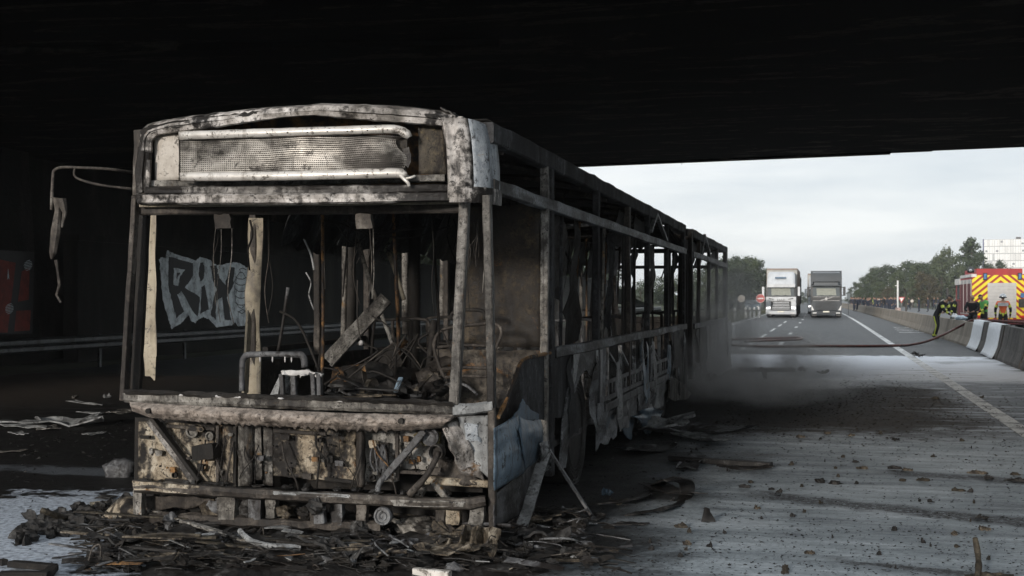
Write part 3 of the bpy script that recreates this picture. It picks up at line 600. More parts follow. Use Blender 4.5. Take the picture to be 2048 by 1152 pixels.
    me.polygons.foreach_set('material_index', idx); me.polygons.foreach_set('use_smooth', [True] * len(idx)); me.update(); return me, hc, J
def cloth(jacket=0, trousers=0, tape=1, skin=2, hair=3, boot=4, vest=None, eye=5, tapes=True, tleg=False, vtape=None, bald=False):
    def f(s, t, c):
        if s == 'head_hair': return skin if bald else hair
        if s == 'eye': return eye
        if s == 'head': return skin
        if s in ('nk>hd',): return skin
        a, b = s.split('>')
        if a in ('elL', 'elR') and t > 1.0: return skin
        if s == 'ch>nk' and t > .8: return skin
        if a in ('anL', 'anR'): return boot
        if tapes:
            if a in ('elL', 'elR') and .35 < t < .7: return tape
            if a in ('shL', 'shR') and .45 < t < .7 : return tape
            if a in ('knL', 'knR') and .72 < t < .92: return tape
            if s == 'pel>sp' and .1 < t < .55 : return tape
        if vest is not None and a in ('pel', 'sp', 'ch') and b in ('sp', 'ch', 'nk', 'shL', 'shR'):
            if vtape is not None and ((s == 'sp>ch' and .25 < t < .5) or (s == 'ch>nk' and t < .2)): return vtape
            return vest
        if a in ('hpL', 'hpR', 'knL', 'knR'): return trousers
        return jacket
    return f
def person(px, py, d, rot, me, label, cat='person', base=None, sc=1.0, group=None, z=0.0):
    b = base if base is not None else onD(px, HY, d); o = bpy.data.objects.new('person', me); COL.objects.link(o); o.location = (b.x, b.y, z); o.rotation_euler.z = rot; o.scale = (sc,) * 3; ORG[o.name] = V((0,0,0)); return tag(o, label, cat, group)
def helmet(hc, par, mat, look=(0,-1,0), visor=True):
    m = MB(); m.lathe(hc, (0,0,1), [(.128,-.03),(.135,.0),(.132,.05),(.11,.10),(.07,.135),(.01,.15)], 18); h = m.build('helmet', mat, par, smooth=True)
    m = MB(); m.beam(hc + V((0,.12,.08)), hc + V((0,-.12,.09)), .03, .05, seg=3); m.build('crest', mat, h)
    if visor: m = MB(); m.lathe(hc + V((0,-.012,-.012)), (0,0,1), [(.142,-.022),(.146,.0),(.143,.022)], 18); m.build('visor_band', BOOT, h)
    return h
mats = [BLACKC, HIVIS, SKIN, DHAIR, BOOT, EYEM, ORANGE, GREYT, GREENV]
# firefighter with air cylinder leaning over the barrier (faces +x after turning)
A, ha, JA = person_mesh(dict(pel=(0,.02,.93), sp=(0,-.10,1.10), ch=(0,-.26,1.28), nk=(0,-.38,1.42), hd=(0,-.45,1.48), shL=(.19,-.27,1.36), shR=(-.19,-.27,1.36), elL=(.25,-.40,1.10), wrL=(.14,-.58,.96), elR=(-.25,-.38,1.09), wrR=(-.13,-.56,.94), hpL=(.10,.02,.88), knL=(.12,.0,.48), anL=(.13,.20,.10), toL=(.14,.03,.04), hpR=(-.10,.02,.88), knR=(-.12,-.10,.50), anR=(-.12,.02,.09), toR=(-.13,-.16,.04)), cloth(tleg=True), mats, look=(0,-.85,-.45))
A_stripe = [(-.205,.02,.86),(-.20,-.07,.52),(-.185,-.05,.42),(-.178,.02,.16)]
fA = person(0, 0, 0, math.radians(62), A, 'firefighter in black turnout gear with air cylinder bending over the median barrier', base=V((4.36, 51.8, 0)), sc=1.05)
m = MB(); m.lathe(V((0, .0, 1.02)), V((0,-.52,.85)), [(.03,-.02),(.075,.03),(.08,.1),(.08,.44),(.06,.5),(.025,.54)], 14); m.build('air_cylinder', TANK, fA, smooth=True); ORG[fA.name] = V((0,0,0))
m = MB(); m.tube(A_stripe, .022, 6); m.build('leg_stripe', HIVIS, fA)
m = MB(); m.beam((0, -.02, 1.0), (0, -.30, 1.45), .26, .03, up=(0,.6,.4)); m.build('back_plate', BLACKC, fA)
# companion facing him behind the barrier
B, hb, JB = person_mesh(dict(elL=(.26,-.12,1.18), wrL=(.16,-.34,1.08), elR=(-.26,-.12,1.18), wrR=(-.16,-.34,1.05), nk=(0,-.06,1.49), hd=(0,-.1,1.56)), cloth(), mats, look=(0,-.95,-.25))
fB = person(1907, 0, 54.5, math.radians(-75), B, 'dark-jacketed firefighter facing the bending one across the median barrier', base=V((5.27, 54.6, 0)), sc=1.0)
# bareheaded man in black sitting low, helmet held in his lap
Cc, hc_, JC = person_mesh(dict(pel=(0,0,.62), sp=(0,-.03,.80), ch=(0,-.07,1.02), nk=(0,-.09,1.20), hd=(0,-.11,1.27), shL=(.2,-.07,1.12), shR=(-.2,-.07,1.12), elL=(.28,-.16,.88), wrL=(.12,-.36,.80), elR=(-.28,-.16,.88), wrR=(-.12,-.36,.80), hpL=(.1,-.02,.58), knL=(.15,-.42,.55), anL=(.16,-.38,.09), toL=(.17,-.56,.04), hpR=(-.1,-.02,.58), knR=(-.15,-.42,.55), anR=(-.16,-.38,.09), toR=(-.17,-.56,.04)), cloth(tapes=False, bald=True), mats, look=(.1,-.95,-.15))
bC = onD(1946, HY, 50.5); fC = person(0, 0, 0, math.radians(-20), Cc, 'bareheaded man in plain black holding a helmet in his lap behind barrier', base=bC, z=.28)
m = MB(); m.box((bC.x - .3, bC.y - .15, 0), (bC.x + .3, bC.y + .4, .74)); m.box((bC.x - .35, bC.y - .2, .741), (bC.x + .35, bC.y + .45, .78)); st_ = m.build('equipment_chest', plain('chest_grey', (.08,.08,.085)), org=bC); tag(st_, 'grey equipment chest used as a seat behind the median barrier', 'chest')
hl = bC + V((-.13, -.42, 1.13)); m = MB(); m.lathe(hl, (0,0,1), [(.125,-.1),(.14,-.05),(.132,.02),(.1,.085),(.05,.12),(.01,.13)], 18); hh_ = m.build('fire_helmet', plain('dark_helmet', (.05,.05,.055), .25, .3), org=hl, smooth=True); tag(hh_, 'dark glossy helmet held in the lap of the man in black', 'helmet')
m = MB(); m.lathe(hl + V((-.02,-.12,-.01)), (0,-1,0), [(.07,0),(.06,.03),(.01,.05)], 12); m.build('face_shield', SILV, hh_)
# capped man with striped vest
D, hd_, JD = person_mesh(dict(elL=(.25,-.10,1.16), wrL=(.14,-.34,1.03), elR=(-.27,-.12,1.17), wrR=(-.13,-.36,1.02), nk=(0,-.07,1.50), hd=(0,-.12,1.56)), cloth(vest=8, vtape=6), mats, look=(0,-.9,-.42))
fD = person(1968, 0, 51.5, math.radians(-62), D, 'dark-haired man in green and orange safety vest looking down behind barrier', sc=1.02)
# helmeted man seen from behind in orange vest
Em, he, JE = person_mesh(dict(elL=(.29,.02,1.16), wrL=(.27,-.10,.92), elR=(-.29,.02,1.16), wrR=(-.27,-.10,.92)), cloth(vest=6, vtape=7), mats)
fE = person(2006, 0, 50.0, math.radians(175), Em, 'silver-helmeted firefighter in orange vest turned towards the fire engine', sc=1.0); helmet(he, fE, SILV)
m = MB(); m.box((-.2, .158, 1.30), (.2, .170, 1.44)); m.build('back_label', GREYT, fE)
# loose kit on the barrier top
q = V((4.98, 49.0, .80)); m = MB(); m.blob(q + V((0,0,.07)), (.2, .55, .10), .4, 2.2, 14, 8); tag(m.build('folded_sheet', PALEC, org=q, smooth=True), 'pale blue crumpled sheet lying on the median barrier', 'cloth')
q = V((4.98, 51.4, .80)); m = MB(); m.lathe(q + V((0,0,.0)), (0,0,1), [(.15,0),(.155,.05),(.145,.12),(.11,.19),(.05,.225),(.01,.23)], 18); h_ = m.build('fire_helmet', SILV, org=q, smooth=True); tag(h_, 'silver fire helmet resting on top of the median barrier', 'helmet')
m = MB(); m.beam(q + V((0,.13,.2)), q + V((0,-.13,.2)), .03, .06, seg=2); m.build('crest', SILV, h_)
# police and onlookers beyond the barrier: three builds, many people
cm = [NAVY, HIVIS, SKIN, DHAIR, BOOT, EYEM, plain('white_shirt', (.6,.62,.62), .8), BLACKC]
crowd = [person_mesh({}, cloth(tapes=False), cm)[0],
         person_mesh(dict(elL=(.27,-.10,1.18), wrL=(.06,-.26,1.12), elR=(-.27,-.10,1.18), wrR=(-.06,-.26,1.14)), cloth(jacket=7, trousers=0, tapes=False), cm)[0],
         person_mesh(dict(knL=(.12,-.14,.5), anL=(.13,-.16,.09), toL=(.14,-.34,.04), anR=(-.12,.20,.10), toR=(-.13,.02,.04), wrL=(.27,-.02,.9), wrR=(-.26,-.16,.93)), cloth(tapes=False), cm)[0]]
bright = [person_mesh({}, cloth(jacket=1, trousers=0, tapes=False), cm)[0], person_mesh({}, cloth(jacket=6, trousers=0, tapes=False), cm)[0]]
rnd = random.Random(5)
for k in range(46):
    px = 1702 + (k % 40) * 2.35 + rnd.uniform(-2, 2); d = rnd.uniform(150, 215) - (px - 1702) * .25
    person(px, 0, d, rnd.uniform(0, 6.28), crowd[k % 3], 'person in dark navy clothes standing in the crowd behind the median barrier', sc=rnd.uniform(.95, 1.04), group='crowd behind the median barrier')
for px in (1838, 1856): person(px, 0, 150, rnd.uniform(0, 6.28), crowd[0], 'officer in dark navy standing apart from the crowd beside the grass strip', group='officers apart from the crowd')
for px in (1818, 1868, 1876): person(px, 0, 176, rnd.uniform(0, 6.28), crowd[2], 'distant person in dark clothes standing near the drooping trees', group='distant people near the drooping trees')
person(1748, 0, 172, 1.0, bright[0], 'person in yellow high-visibility jacket standing in the dark crowd'); person(1757, 0, 176, 2.0, bright[1], 'person in pale shirt standing beside the yellow jacket in the crowd')
# ================================================================== vehicles
def paintm(name, c, rough=.3, coat=.5):
    m = Mat(name, rough); a = m.noise(m.obj((1,1,.5)), 1.6, 6, .65); m.color(m.mix(m.sm(a, .35, .75), c, tuple(x * .72 for x in c))); m.b.inputs['Coat Weight'].default_value = coat; m.bump(m.noise(m.obj(), 3, 3), .04, .02); return m.m
WHITEP = paintm('white_cab_paint', (.60,.62,.64)); NAVYP = paintm('slate_cab_paint', (.024,.038,.052)); BLACKP = plain('black_plastic', (.02,.021,.022), .5); GREYP = plain('grey_grille', (.028,.035,.042), .5)
GLASS = Mat('windscreen_glass', .06); GLASS.color((.05,.06,.06)); GLASS.b.inputs['Specular IOR Level'].default_value = 1.0; GLASS.b.inputs['Coat Weight'].default_value = 1.0; GLASS = GLASS.m
SCREENP = plain('cream_screen_patch', (.26,.27,.23), .6, var=.12); LAMP = plain('headlamp_lens', (.85,.86,.84), .12, .2); PLATE = plain('number_plate', (.75,.73,.62), .4); RUB = plain('rubber', (.015,.015,.015), .85); RIM = plain('steel_rim', (.3,.3,.3), .4, .6)
TRL = paintm('silver_trailer', (.42,.42,.40), .45, .1); TRD = paintm('slate_trailer', (.075,.088,.10), .5, .1); TRB = plain('brown_trailer_edge', (.25,.20,.17), .6); LIT = Mat('lit_headlamp', .2); LIT.color((.9,.9,.9)); LIT.b.inputs['Emission Color'].default_value = (1,.97,.92,1); LIT.b.inputs['Emission Strength'].default_value = 2.2; LIT = LIT.m
def wheel(par, c, r, wd, ax=(1,0,0)):
    m = MB(); m.lathe(c, ax, [(r*.62,-wd/2),(r*.95,-wd/2),(r,-wd*.35),(r,wd*.35),(r*.95,wd/2),(r*.62,wd/2)], 20); wv = m.build('wheel', RUB, par, smooth=False)
    m = MB(); m.lathe(c, ax, [(r*.60,-wd*.42),(r*.55,-wd*.2),(r*.2,-wd*.25),(r*.15,wd*.25),(r*.55,wd*.2),(r*.60,wd*.42)], 16); m.build('rim', RIM, wv); return wv
def lorry(kind, x, y, label, group=None):
    """front face at y, nose towards -y, lane centre x"""
    t = thing('articulated_lorry', (x, y, 0), label, 'lorry', group); P0 = V((x, y, 0)); w_ = kind == 'white'
    body, hw = (WHITEP, 1.25) if w_ else (NAVYP, 1.25); roof = 3.72
    def B(a, b, nm, mt, par=t, mb=None): m = MB(); m.box(P0 + V(a), P0 + V(b)); return m.build(nm, mt, par)
    def Pr(pts, nm, mt, dx, x0, par=t): m = MB(); m.prism([P0 + V((x0, a, b)) for a, b in pts], (dx, 0, 0)); return m.build(nm, mt, par)
    m = MB(); lv = [(.45,1.22,.04,.12),(1.05,1.235,.0,.14),(1.75,1.235,.03,.16),(2.70,1.19,.16,.2),(2.95,1.17,.24,.3),(3.35,1.15,.52,.35),(roof,1.10,.86,.38),(roof+.14,1.0,1.3,.35)] if w_ else [(.45,1.22,.04,.12),(1.05,1.235,.0,.14),(1.75,1.235,.03,.16),(2.70,1.2,.16,.2),(3.0,1.19,.2,.25),(roof,1.16,.34,.3),(roof+.14,1.05,.8,.3)]; vs = []; fs = []
    for z_, h_, f_, r_ in lv:
        ring = [(-h_, 2.3)] + [(-h_ + r_ - r_*math.cos(a*math.pi/8), f_ + r_ - r_*math.sin(a*math.pi/8)) for a in range(5)] + [(h_ - r_ + r_*math.sin(a*math.pi/8), f_ + r_ - r_*math.cos(a*math.pi/8)) for a in range(5)] + [(h_, 2.3)]
        vs += [P0 + V((a, b, z_)) for a, b in ring]
    for i in range(len(lv) - 1):
        for k in range(12): fs.append((i*12+k, i*12+(k+1)%12, (i+1)*12+(k+1)%12, (i+1)*12+k))
    fs += [tuple(range(11,-1,-1)), tuple((len(lv)-1)*12+k for k in range(12))]; m.add(vs, fs); cab = m.build('cab', body, t)
    if not w_:
        B((-hw+.06,-.1,3.02),(hw-.06,.32,roof+.02),'roof_visor',NAVYP); B((-hw-.01,-.12,2.8),(-hw+.16,.6,roof+.06),'roof_fairing',NAVYP); B((hw-.16,-.12,2.8),(hw+.01,.6,roof+.06),'roof_fairing',NAVYP)
    # windscreen
    m = MB(); sc_ = [(-hw+.12, -.005, 1.78), (hw-.12, -.005, 1.78), (hw-.16, .135, 2.62), (-hw+.16, .135, 2.62)]
    m.prism([P0 + V((a, b - .03, c)) for a, b, c in sc_], (0, .025, 0)); ws = m.build('windscreen', GLASS, t)
    m = MB(); m.prism([P0 + V((a, b - .036, c)) for a, b, c in [(-hw*.62,.012,1.86),(hw*.66,.012,1.86),(hw*.6,.11,2.45),(-hw*.64,.11,2.45)]], (0, .004, 0)); m.build('windscreen_patch', SCREENP, ws)  # pale patch laid on the front of the windscreen glass
    m = MB(); m.beam(P0 + V((-hw+.1,-.1,2.68)), P0 + V((hw-.1,-.1,2.68)), .16, .3 if w_ else .12); m.build('sun_visor', WHITEP if w_ else GREYP, t)
    B((-hw+.005,-.035,1.74),(hw-.005,.02,1.80),'scuttle',BLACKP)
    for s_ in (-1, 1):
        m = MB(); m.prism([P0 + V((s_*a, b, c)) for a, b, c in [(hw-.14,-.04,1.78),(hw+.004,-.03,1.78),(hw+.004,.12,2.62),(hw-.19,.10,2.62)]], (0, .05, 0)); m.build('pillar_surround', BLACKP, t)
        B((s_*.95-.16,-.16,.34),(s_*.95+.16,-.131,.43),'fog_lamp',LAMP); B((s_*1.0-.2,-.02,.12),(s_*1.0+.2,.6,.275),'cab_step',BLACKP)
    for s_ in (-1, 1):
        m = MB(); m.tube([P0 + V((s_*.35-.3,-.05,1.78)), P0 + V((s_*.35,-.045,1.9)), P0 + V((s_*.35+.2,-.04,1.83))], .012, 5); m.build('wiper', BLACKP, t)
    # nose panel, grille, slats
    B((-hw+.02,-.10,1.42),(hw-.02,.0,1.74),'nose_panel', body if w_ else BLACKP)
    gl = Pr([(-.08,.62),(-.10,1.36),(.01,1.36),(.01,.62)], 'grille', BLACKP if w_ else GREYP, 1.62, -.81)
    for k in range(5 if w_ else 7):
        zz = .72 + k * (.135 if w_ else .1); m = MB(); m.beam(P0 + V((-.72 + .015*k,-.12,zz)), P0 + V((.72 - .015*k,-.12,zz)), .05, .055 if w_ else .02); m.build('grille_slat', WHITEP if w_ else BLACKP, gl)
    if w_:
        for s_ in (-1, 1):
            m = MB(); m.prism([P0 + V((s_*a,-.125,b)) for a, b in [(.84,.6),(1.22,.56),(1.23,1.36),(.90,1.36)]], (0,.13,0)); m.build('corner_panel', WHITEP, t)
            m = MB(); m.prism([P0 + V((s_*a,-.15,b)) for a, b in [(.85,.80),(1.2,.72),(1.2,.86),(.86,.90)]], (0,.03,0)); m.build('headlight', LIT, t)
            m = MB(); m.prism([P0 + V((s_*a,-.115,b)) for a, b in [(.55,1.5),(1.0,1.56),(1.0,1.64),(.66,1.58)]], (0,.03,0)); m.build('nose_vent', BLACKP, t)
    else:
        for s_ in (-1, 1):
            m = MB(); m.prism([P0 + V((s_*a,-.10,b)) for a, b in [(.84,.5),(1.23,.45),(1.23,1.36),(.84,1.36)]], (0,.11,0)); m.build('corner_panel', GREYP, t)
            m = MB(); m.prism([P0 + V((s_*a,-.125,b)) for a, b in [(.98,.62),(1.2,.60),(1.22,1.08),(1.12,.86)]], (0,.03,0)); m.build('headlight', LAMP, t)
        m = MB(); m.beam(P0 + V((-.45,-.13,1.45)), P0 + V((.5,-.13,1.70)), .03, .05); m.build('badge_bar', RIM, t)
        m = MB(); m.lathe(P0 + V((0,-.12,1.58)), (0,-1,0), [(.11,0),(.11,.03),(.07,.03)], 16); m.build('badge', RIM, t)
        for zz in (1.42, 1.74): m = MB(); m.beam(P0 + V((-1.08,-.11,zz)), P0 + V((1.08,-.11,zz)), .02, .03); m.build('chrome_strip', RIM, t)
    bu = Pr([(-.13,.28),(-.15,.55),(.0,.60),(.3,.55),(.3,.28)], 'bumper', WHITEP if w_ else GREYP, 2*hw, -hw)
    B((-.26,-.165,.44),(.26,-.152,.55),'number_plate',PLATE)
    for s_ in (-1, 1):
        m = MB(); m.beam(P0 + V((s_*(hw+.02),.12,2.55)), P0 + V((s_*(hw+.2),.02,2.5)), .05); m.beam(P0 + V((s_*(hw+.02),.12,1.85)), P0 + V((s_*(hw+.2),.02,1.9)), .05); mi = m.build('mirror_arm', BLACKP, t)
        m = MB(); m.beam(P0 + V((s_*(hw+.22),.0,1.82)), P0 + V((s_*(hw+.22),.03,2.58)), .2, .22, seg=2); m.build('mirror_housing', WHITEP if w_ else BLACKP, t)
        wheel(t, P0 + V((s_*1.05,1.4,.5)), .5, .32); wheel(t, P0 + V((s_*1.05,4.6,.5)), .5, .5)
        for q in (9.4, 10.7, 12): wheel(t, P0 + V((s_*1.05,q,.5)), .5, .4)
        B((s_*1.22-.04,2.35,.45),(s_*1.22+.04,3.9,1.1),'side_skirt',BLACKP)
    B((-.45,1.2,.5),(.45,14.2,.98),'chassis',BLACKP)
    tr = B((-1.27,2.75,1.0),(1.27,15.9, 4.16 if w_ else 3.95),'trailer', TRL if w_ else TRD)
    m = MB(); h_ = 4.16 if w_ else 3.95
    m.box(P0 + V((-1.29,2.70,h_-.12)), P0 + V((1.29,15.95,h_+.03))); m.build('trailer_top_rail', TRB if w_ else NAVYP, tr)
    for s_ in (-1, 1):
        for k in range(10):
            m = MB(); m.beam(P0 + V((s_*1.28, 3.0 + k*1.4, 1.02)), P0 + V((s_*1.28, 3.0 + k*1.4, h_-.14)), .03, .06); m.build('curtain_pole', TRB if w_ else NAVYP, tr)
    if w_:
        fo = bpy.data.curves.new('t', 'FONT'); fo.body = 'DAF'; fo.size = .22; fo.align_x = 'CENTER'; fo.extrude = .008; to = bpy.data.objects.new('t', fo); COL.objects.link(to)
        dg = bpy.context.evaluated_depsgraph_get(); mm = bpy.data.meshes.new_from_object(to.evaluated_get(dg)); bpy.data.objects.remove(to); mm.materials.append(BLACKP); lo = bpy.data.objects.new('lettering', mm); COL.objects.link(lo); lo.parent = t; lo.location = (0,-.125,1.40); lo.rotation_euler = (math.pi/2,0,0); lo.scale = (1.6,1,1)
        B((-.5,.30,3.28),(.4,.47,3.42),'roof_mark',plain('blue_mark', (.12,.18,.25)))
    return t
def lane(px, d): q = onD(px, HY, d); return q.x, q.y
x_, y_ = lane(1562, 105); lorry('white', x_, y_, 'white articulated lorry with slatted grille and lit headlights stopped in lane')
x_, y_ = lane(1652.5, 105); lorry('dark', x_, y_, 'dark slate articulated lorry with wide grille stopped beside the white one')
lorry('grey', -3.6, 128, 'dark articulated lorry queued directly behind the white lorry')
lorry('white', -.2, 131, 'pale articulated lorry queued behind the dark slate lorry')
# ---- parked car behind the bollards
q = onD(1505, HY, 150); cr_ = thing('parked_car', (q.x, q.y, 0), 'blue-grey car parked beyond the white bollards', 'car'); CP = paintm('blue_grey_car', (.10,.15,.19))
m = MB(); m.prism([q*1 + V((-.88, a, b - EYE)) for a, b in [(0,.3),(-.02,.62),(.1,.78),(.95,.92),(1.5,1.36),(2.9,1.42),(3.6,1.02),(4.1,.98),(4.2,.4),(4.1,.3)]], (1.76,0,0)); m.build('body', CP, cr_)
Q = V((q.x, q.y, 0)); m = MB(); m.prism([Q + V((a, b, c)) for a, b, c in [(-.78,.98,.95),(.78,.98,.95),(.66,1.44,1.33),(-.66,1.44,1.33)]], (0,-.02,.02)); m.build('windscreen', GLASS, cr_)
for s_ in (-1, 1):
    m = MB(); m.box(Q + V((s_*.62-.16,-.04,.58)), Q + V((s_*.62+.16,.02,.72))); m.build('headlight', LAMP, cr_); wheel(cr_, Q + V((s_*.8,.8,.31)), .31, .2); wheel(cr_, Q + V((s_*.8,3.3,.31)), .31, .2)
# ---- signs, bollards, poles
WHP = plain('white_post', (.72,.72,.70), .5, var=.15); REDP = plain('red_sign', (.42,.05,.045), .4, var=.1); SGREY = plain('sign_back_beige', (.52,.47,.42), .5)
def disc_sign(px, py, d, rd, mat, label, bar=False):
    c = onD(px, py, d); t = thing('road_sign', (c.x, c.y, 0), label, 'road sign'); m = MB(); m.lathe(c, (0,-1,0), [(rd,-.01),(rd,.01)], 28); fc = m.build('disc', mat, t)
    m = MB(); m.lathe(c, (0,-1,0), [(rd*1.06,-.012),(rd*1.06,.004)], 28); m.build('rim', WHP, fc)
    if bar: m = MB(); m.box(c + V((-rd*.7,-.022,-rd*.14)), c + V((rd*.7,-.012,rd*.14))); m.build('white_bar', WHP, fc)
    m = MB(); m.tube([V((c.x, c.y + .05, -.03)), V((c.x, c.y + .05, c.z + rd))], .04, 8); m.build('post', RIM, t)
disc_sign(1521, 597, 103, .34, REDP, 'round red no-entry sign with white bar beside the white lorry', True); disc_sign(1483, 597.5, 103, .28, SGREY, 'round beige sign face on post left of no-entry sign'.replace('left of', 'apart from'))
REFL = plain('dark_reflector', (.10,.10,.10), .4)
for px, d in ((1469.5, 92), (1491.5, 100), (1500, 101), (1508.5, 102), (1517.5, 103)):
    c = onD(px, HY, d); t = thing('bollard', (c.x, c.y, 0), 'short white bollard standing on the verge near the no-entry sign', 'bollard', 'white bollards on the verge')
    m = MB(); m.lathe((c.x, c.y, 0), (0,0,1), [(.10,-.03),(.10,.80),(.085,.87),(.03,.9)], 12); m.build('post', WHP, t); m = MB(); m.lathe((c.x, c.y, 0), (0,0,1), [(.103,.55),(.103,.68)], 12); m.build('reflector_band', REFL, t)
c = onD(1795.5, HY, 150); t = thing('camera_mast', (c.x, c.y, 0), 'plain pale mast with small arm rising behind the crowd', 'mast'); zt = EYE + 36 * .06
m = MB(); m.tube([(c.x, c.y, 0), (c.x, c.y, zt)], .11, 10); m.build('pole', WHP, t); m = MB(); m.beam((c.x, c.y, zt - .62), (c.x - .32, c.y, zt - .62), .09); m.build('arm', WHP, t); m = MB(); m.box((c.x-.3,c.y-.3,0),(c.x+.3,c.y+.3,.5)); m.build('base', plain('pink_base', (.45,.32,.28)), t)
c = onD(1812, HY, 86); m = MB(); zt = EYE + 19 * 86 / FPX; m.tube([(c.x, c.y, 0), (c.x + .01, c.y, .9), (c.x - .04, c.y, zt - .2), (c.x - .12, c.y, zt)], .06, 8); tag(m.build('bent_pole', DCON, org=(c.x, c.y, 0)), 'thin dark bent pole standing behind the median barrier', 'pole')
c = onD(1803, 599, 150); t = thing('give_way_sign', (c.x, c.y, 0), 'small red triangular give-way sign beside the pale mast', 'road sign'); rr = .42
m = MB(); m.prism([c + V((-rr,0,.3)), c + V((rr,0,.3)), c + V((0,0,-.45))], (0,.02,0)); f = m.build('triangle', REDP, t); m = MB(); m.prism([c + V((-rr*.6,-.006,.2)), c + V((rr*.6,-.006,.2)), c + V((0,-.006,-.25))], (0,.004,0)); m.build('white_centre', WHP, f); m = MB(); m.tube([(c.x,c.y+.05,0),(c.x,c.y+.05,c.z)], .03, 6); m.build('post', RIM, t)
c = onD(1697, 593, 120); t = thing('road_sign', (c.x, c.y, 0), 'small white rectangular sign beside the dark slate lorry', 'road sign'); m = MB(); m.box(c + V((-.16,0,-.26)), c + V((.16,.02,.3))); m.build('plate', WHP, t); m = MB(); m.tube([(c.x,c.y+.06,0),(c.x,c.y+.06,c.z)], .03, 6); m.build('post', RIM, t)
c = onD(1824, 602, 165); t = thing('road_sign', (c.x, c.y, 0), 'tiny round pale sign on a post near the grass strip', 'road sign'); m = MB(); m.lathe(c, (0,-1,0), [(.2,-.01),(.2,.01)], 16); m.build('disc', SGREY, t); m = MB(); m.tube([(c.x,c.y+.05,0),(c.x,c.y+.05,c.z)], .03, 6); m.build('post', RIM, t)
# ================================================================== fire engine
FR = paintm('fire_engine_red', (.40,.022,.022), .5, .1); FDR = paintm('dark_red_panel', (.13,.014,.02), .6, .0); FY = plain('yellow_chevron', (.85,.70,.02), .45, var=.06); SHUT = plain('roller_shutter', (.50,.49,.48), .4, .2, var=.06); FW = plain('white_trim', (.72,.71,.69), .4)
d0 = 58.0; c0 = onD(1944, HY, d0); X0, Y0 = c0.x, c0.y; FWD_, FH = 2.5, 2.98
ft = thing('fire_engine', (X0 + 1.25, Y0, 0), 'red fire engine with yellow chevron rear parked behind the median barrier', 'fire engine')
def fb(a, b, nm, mt, par=ft): m = MB(); m.box((X0 + a[0], Y0 + a[1], a[2]), (X0 + b[0], Y0 + b[1], b[2])); return m.build(nm, mt, par)
body_ = fb((0, 0, .62), (FWD_, 5.0, 2.72), 'body', FR); fb((0.03, 5.01, .5), (FWD_-.03, 7.6, 2.55), 'cab', FR); fb((.2,.05,2.722),(2.2,4.9,FH),'roof_locker',FR); fb((.1,.3,.35),(FWD_-.1,7.0,.6),'chassis',BLACKP)
fb((-.03,-.02,2.60),(.2,5.0,2.735),'roof_edge',FW); fb((-.03,5.02,2.3),(.5,7.5,2.6),'cab_roof_edge',FW)
for y0, y1 in ((.25, 1.75), (1.9, 3.3), (3.45, 4.85)):
    lk = fb((-.025,y0,.85),(-.003,y1,2.5),'side_shutter',SHUT); fb((-.035,y0+.12,.9),(-.026,y1-.12,2.3),'shutter_panel',FDR,lk)
gw_ = fb((.01,5.6,1.55),(.028,6.7,2.3),'cab_window',GLASS); fb((-.01,5.3,.6),(.026,6.9,1.5),'cab_door',FDR)
def clip(poly, ax, lim, sgn):
    outp = []
    for i in range(len(poly)):
        a, b = poly[i], poly[(i+1) % len(poly)]; da, db = sgn*(a[ax]-lim), sgn*(b[ax]-lim)
        if da >= 0: outp.append(a)
        if da * db < 0: t_ = da/(da-db); outp.append((a[0]+(b[0]-a[0])*t_, a[1]+(b[1]-a[1])*t_))
    return outp
fb((0,-.012,.64),(FWD_,-.003,2.70),'rear_panel',FDR if False else FR)
for s_ in (-1, 1):                                                   # chevrons sloping up to the centre
    for k in range(-6, 16):
        z0 = .2 + k * .30; pl = [(0, z0), (1.25, z0 + 1.05), (1.25, z0 + 1.05 + .17), (0, z0 + .17)]
        if s_ > 0: pl = [(2.5 - a, b) for a, b in pl]
        for ax, lim, sg in ((1, .66, 1), (1, 2.68, -1)):
            if pl: pl = clip(pl, ax, lim, sg)
        if len(pl) >= 3:
            m = MB(); m.prism([V((X0 + a, Y0 - .018, b)) for a, b in pl], (0, .005, 0)); m.build('chevron_stripe', FY, ft)
sh = fb((.68,-.045,.72),(1.92,-.020,2.32),'rear_shutter',SHUT)
for k in range(10): fb((.70,-.049,.80 + k*.15),(1.90,-.0455,.81 + k*.15),'shutter_slat',plain('slat_line', (.36,.36,.36)) if k == 0 else bpy.data.materials['slat_line'],sh)
for a in (.48, 1.98): l_ = fb((a,-.11,2.46),(a+.17,-.02,2.78),'beacon_housing',BLACKP); fb((a+.03,-.13,2.5),(a+.14,-.111,2.74),'lens',plain('blue_lens', (.1,.2,.4), .15),l_)
fb((2.1,-.10,1.65),(2.4,-.02,1.85),'blue_panel',plain('blue_panel', (.05,.16,.4), .4)); fb((2.02,-.14,1.2),(2.42,-.02,1.58),'pump_panel',BLACKP); fb((2.05,-.1,.72),(2.45,-.02,.82),'tail_light',plain('tail_light', (.6,.03,.02), .3)); fb((.05,-.1,.72),(.4,-.02,.82),'tail_light',bpy.data.materials['tail_light'])
fb((.0,-.35,.42),(FWD_,-.02,.60),'rear_step',FDR); m = MB(); m.beam((X0+2.52, Y0-.02, .7), (X0+2.52, Y0-.9, .72), .03); m.box((X0+2.52, Y0-.95, .75), (X0+2.56, Y0-.05, 2.6)); m.build('open_side_door', FY, ft)
m = MB(); m.tube([(X0-.02, Y0+6.9, 2.2), (X0-.35, Y0+7.2, 2.2)], .03, 6); m.build('mirror_arm', BLACKP, ft); m = MB(); m.beam((X0-.42, Y0+7.2, 1.6), (X0-.42, Y0+7.2, 2.15), .3, .12); m.build('mirror', BLACKP, ft)
m = MB(); m.box((X0+.05, Y0+5.4, 2.56), (X0+.35, Y0+5.7, 2.75)); m.build('roof_lamp', FW, ft)
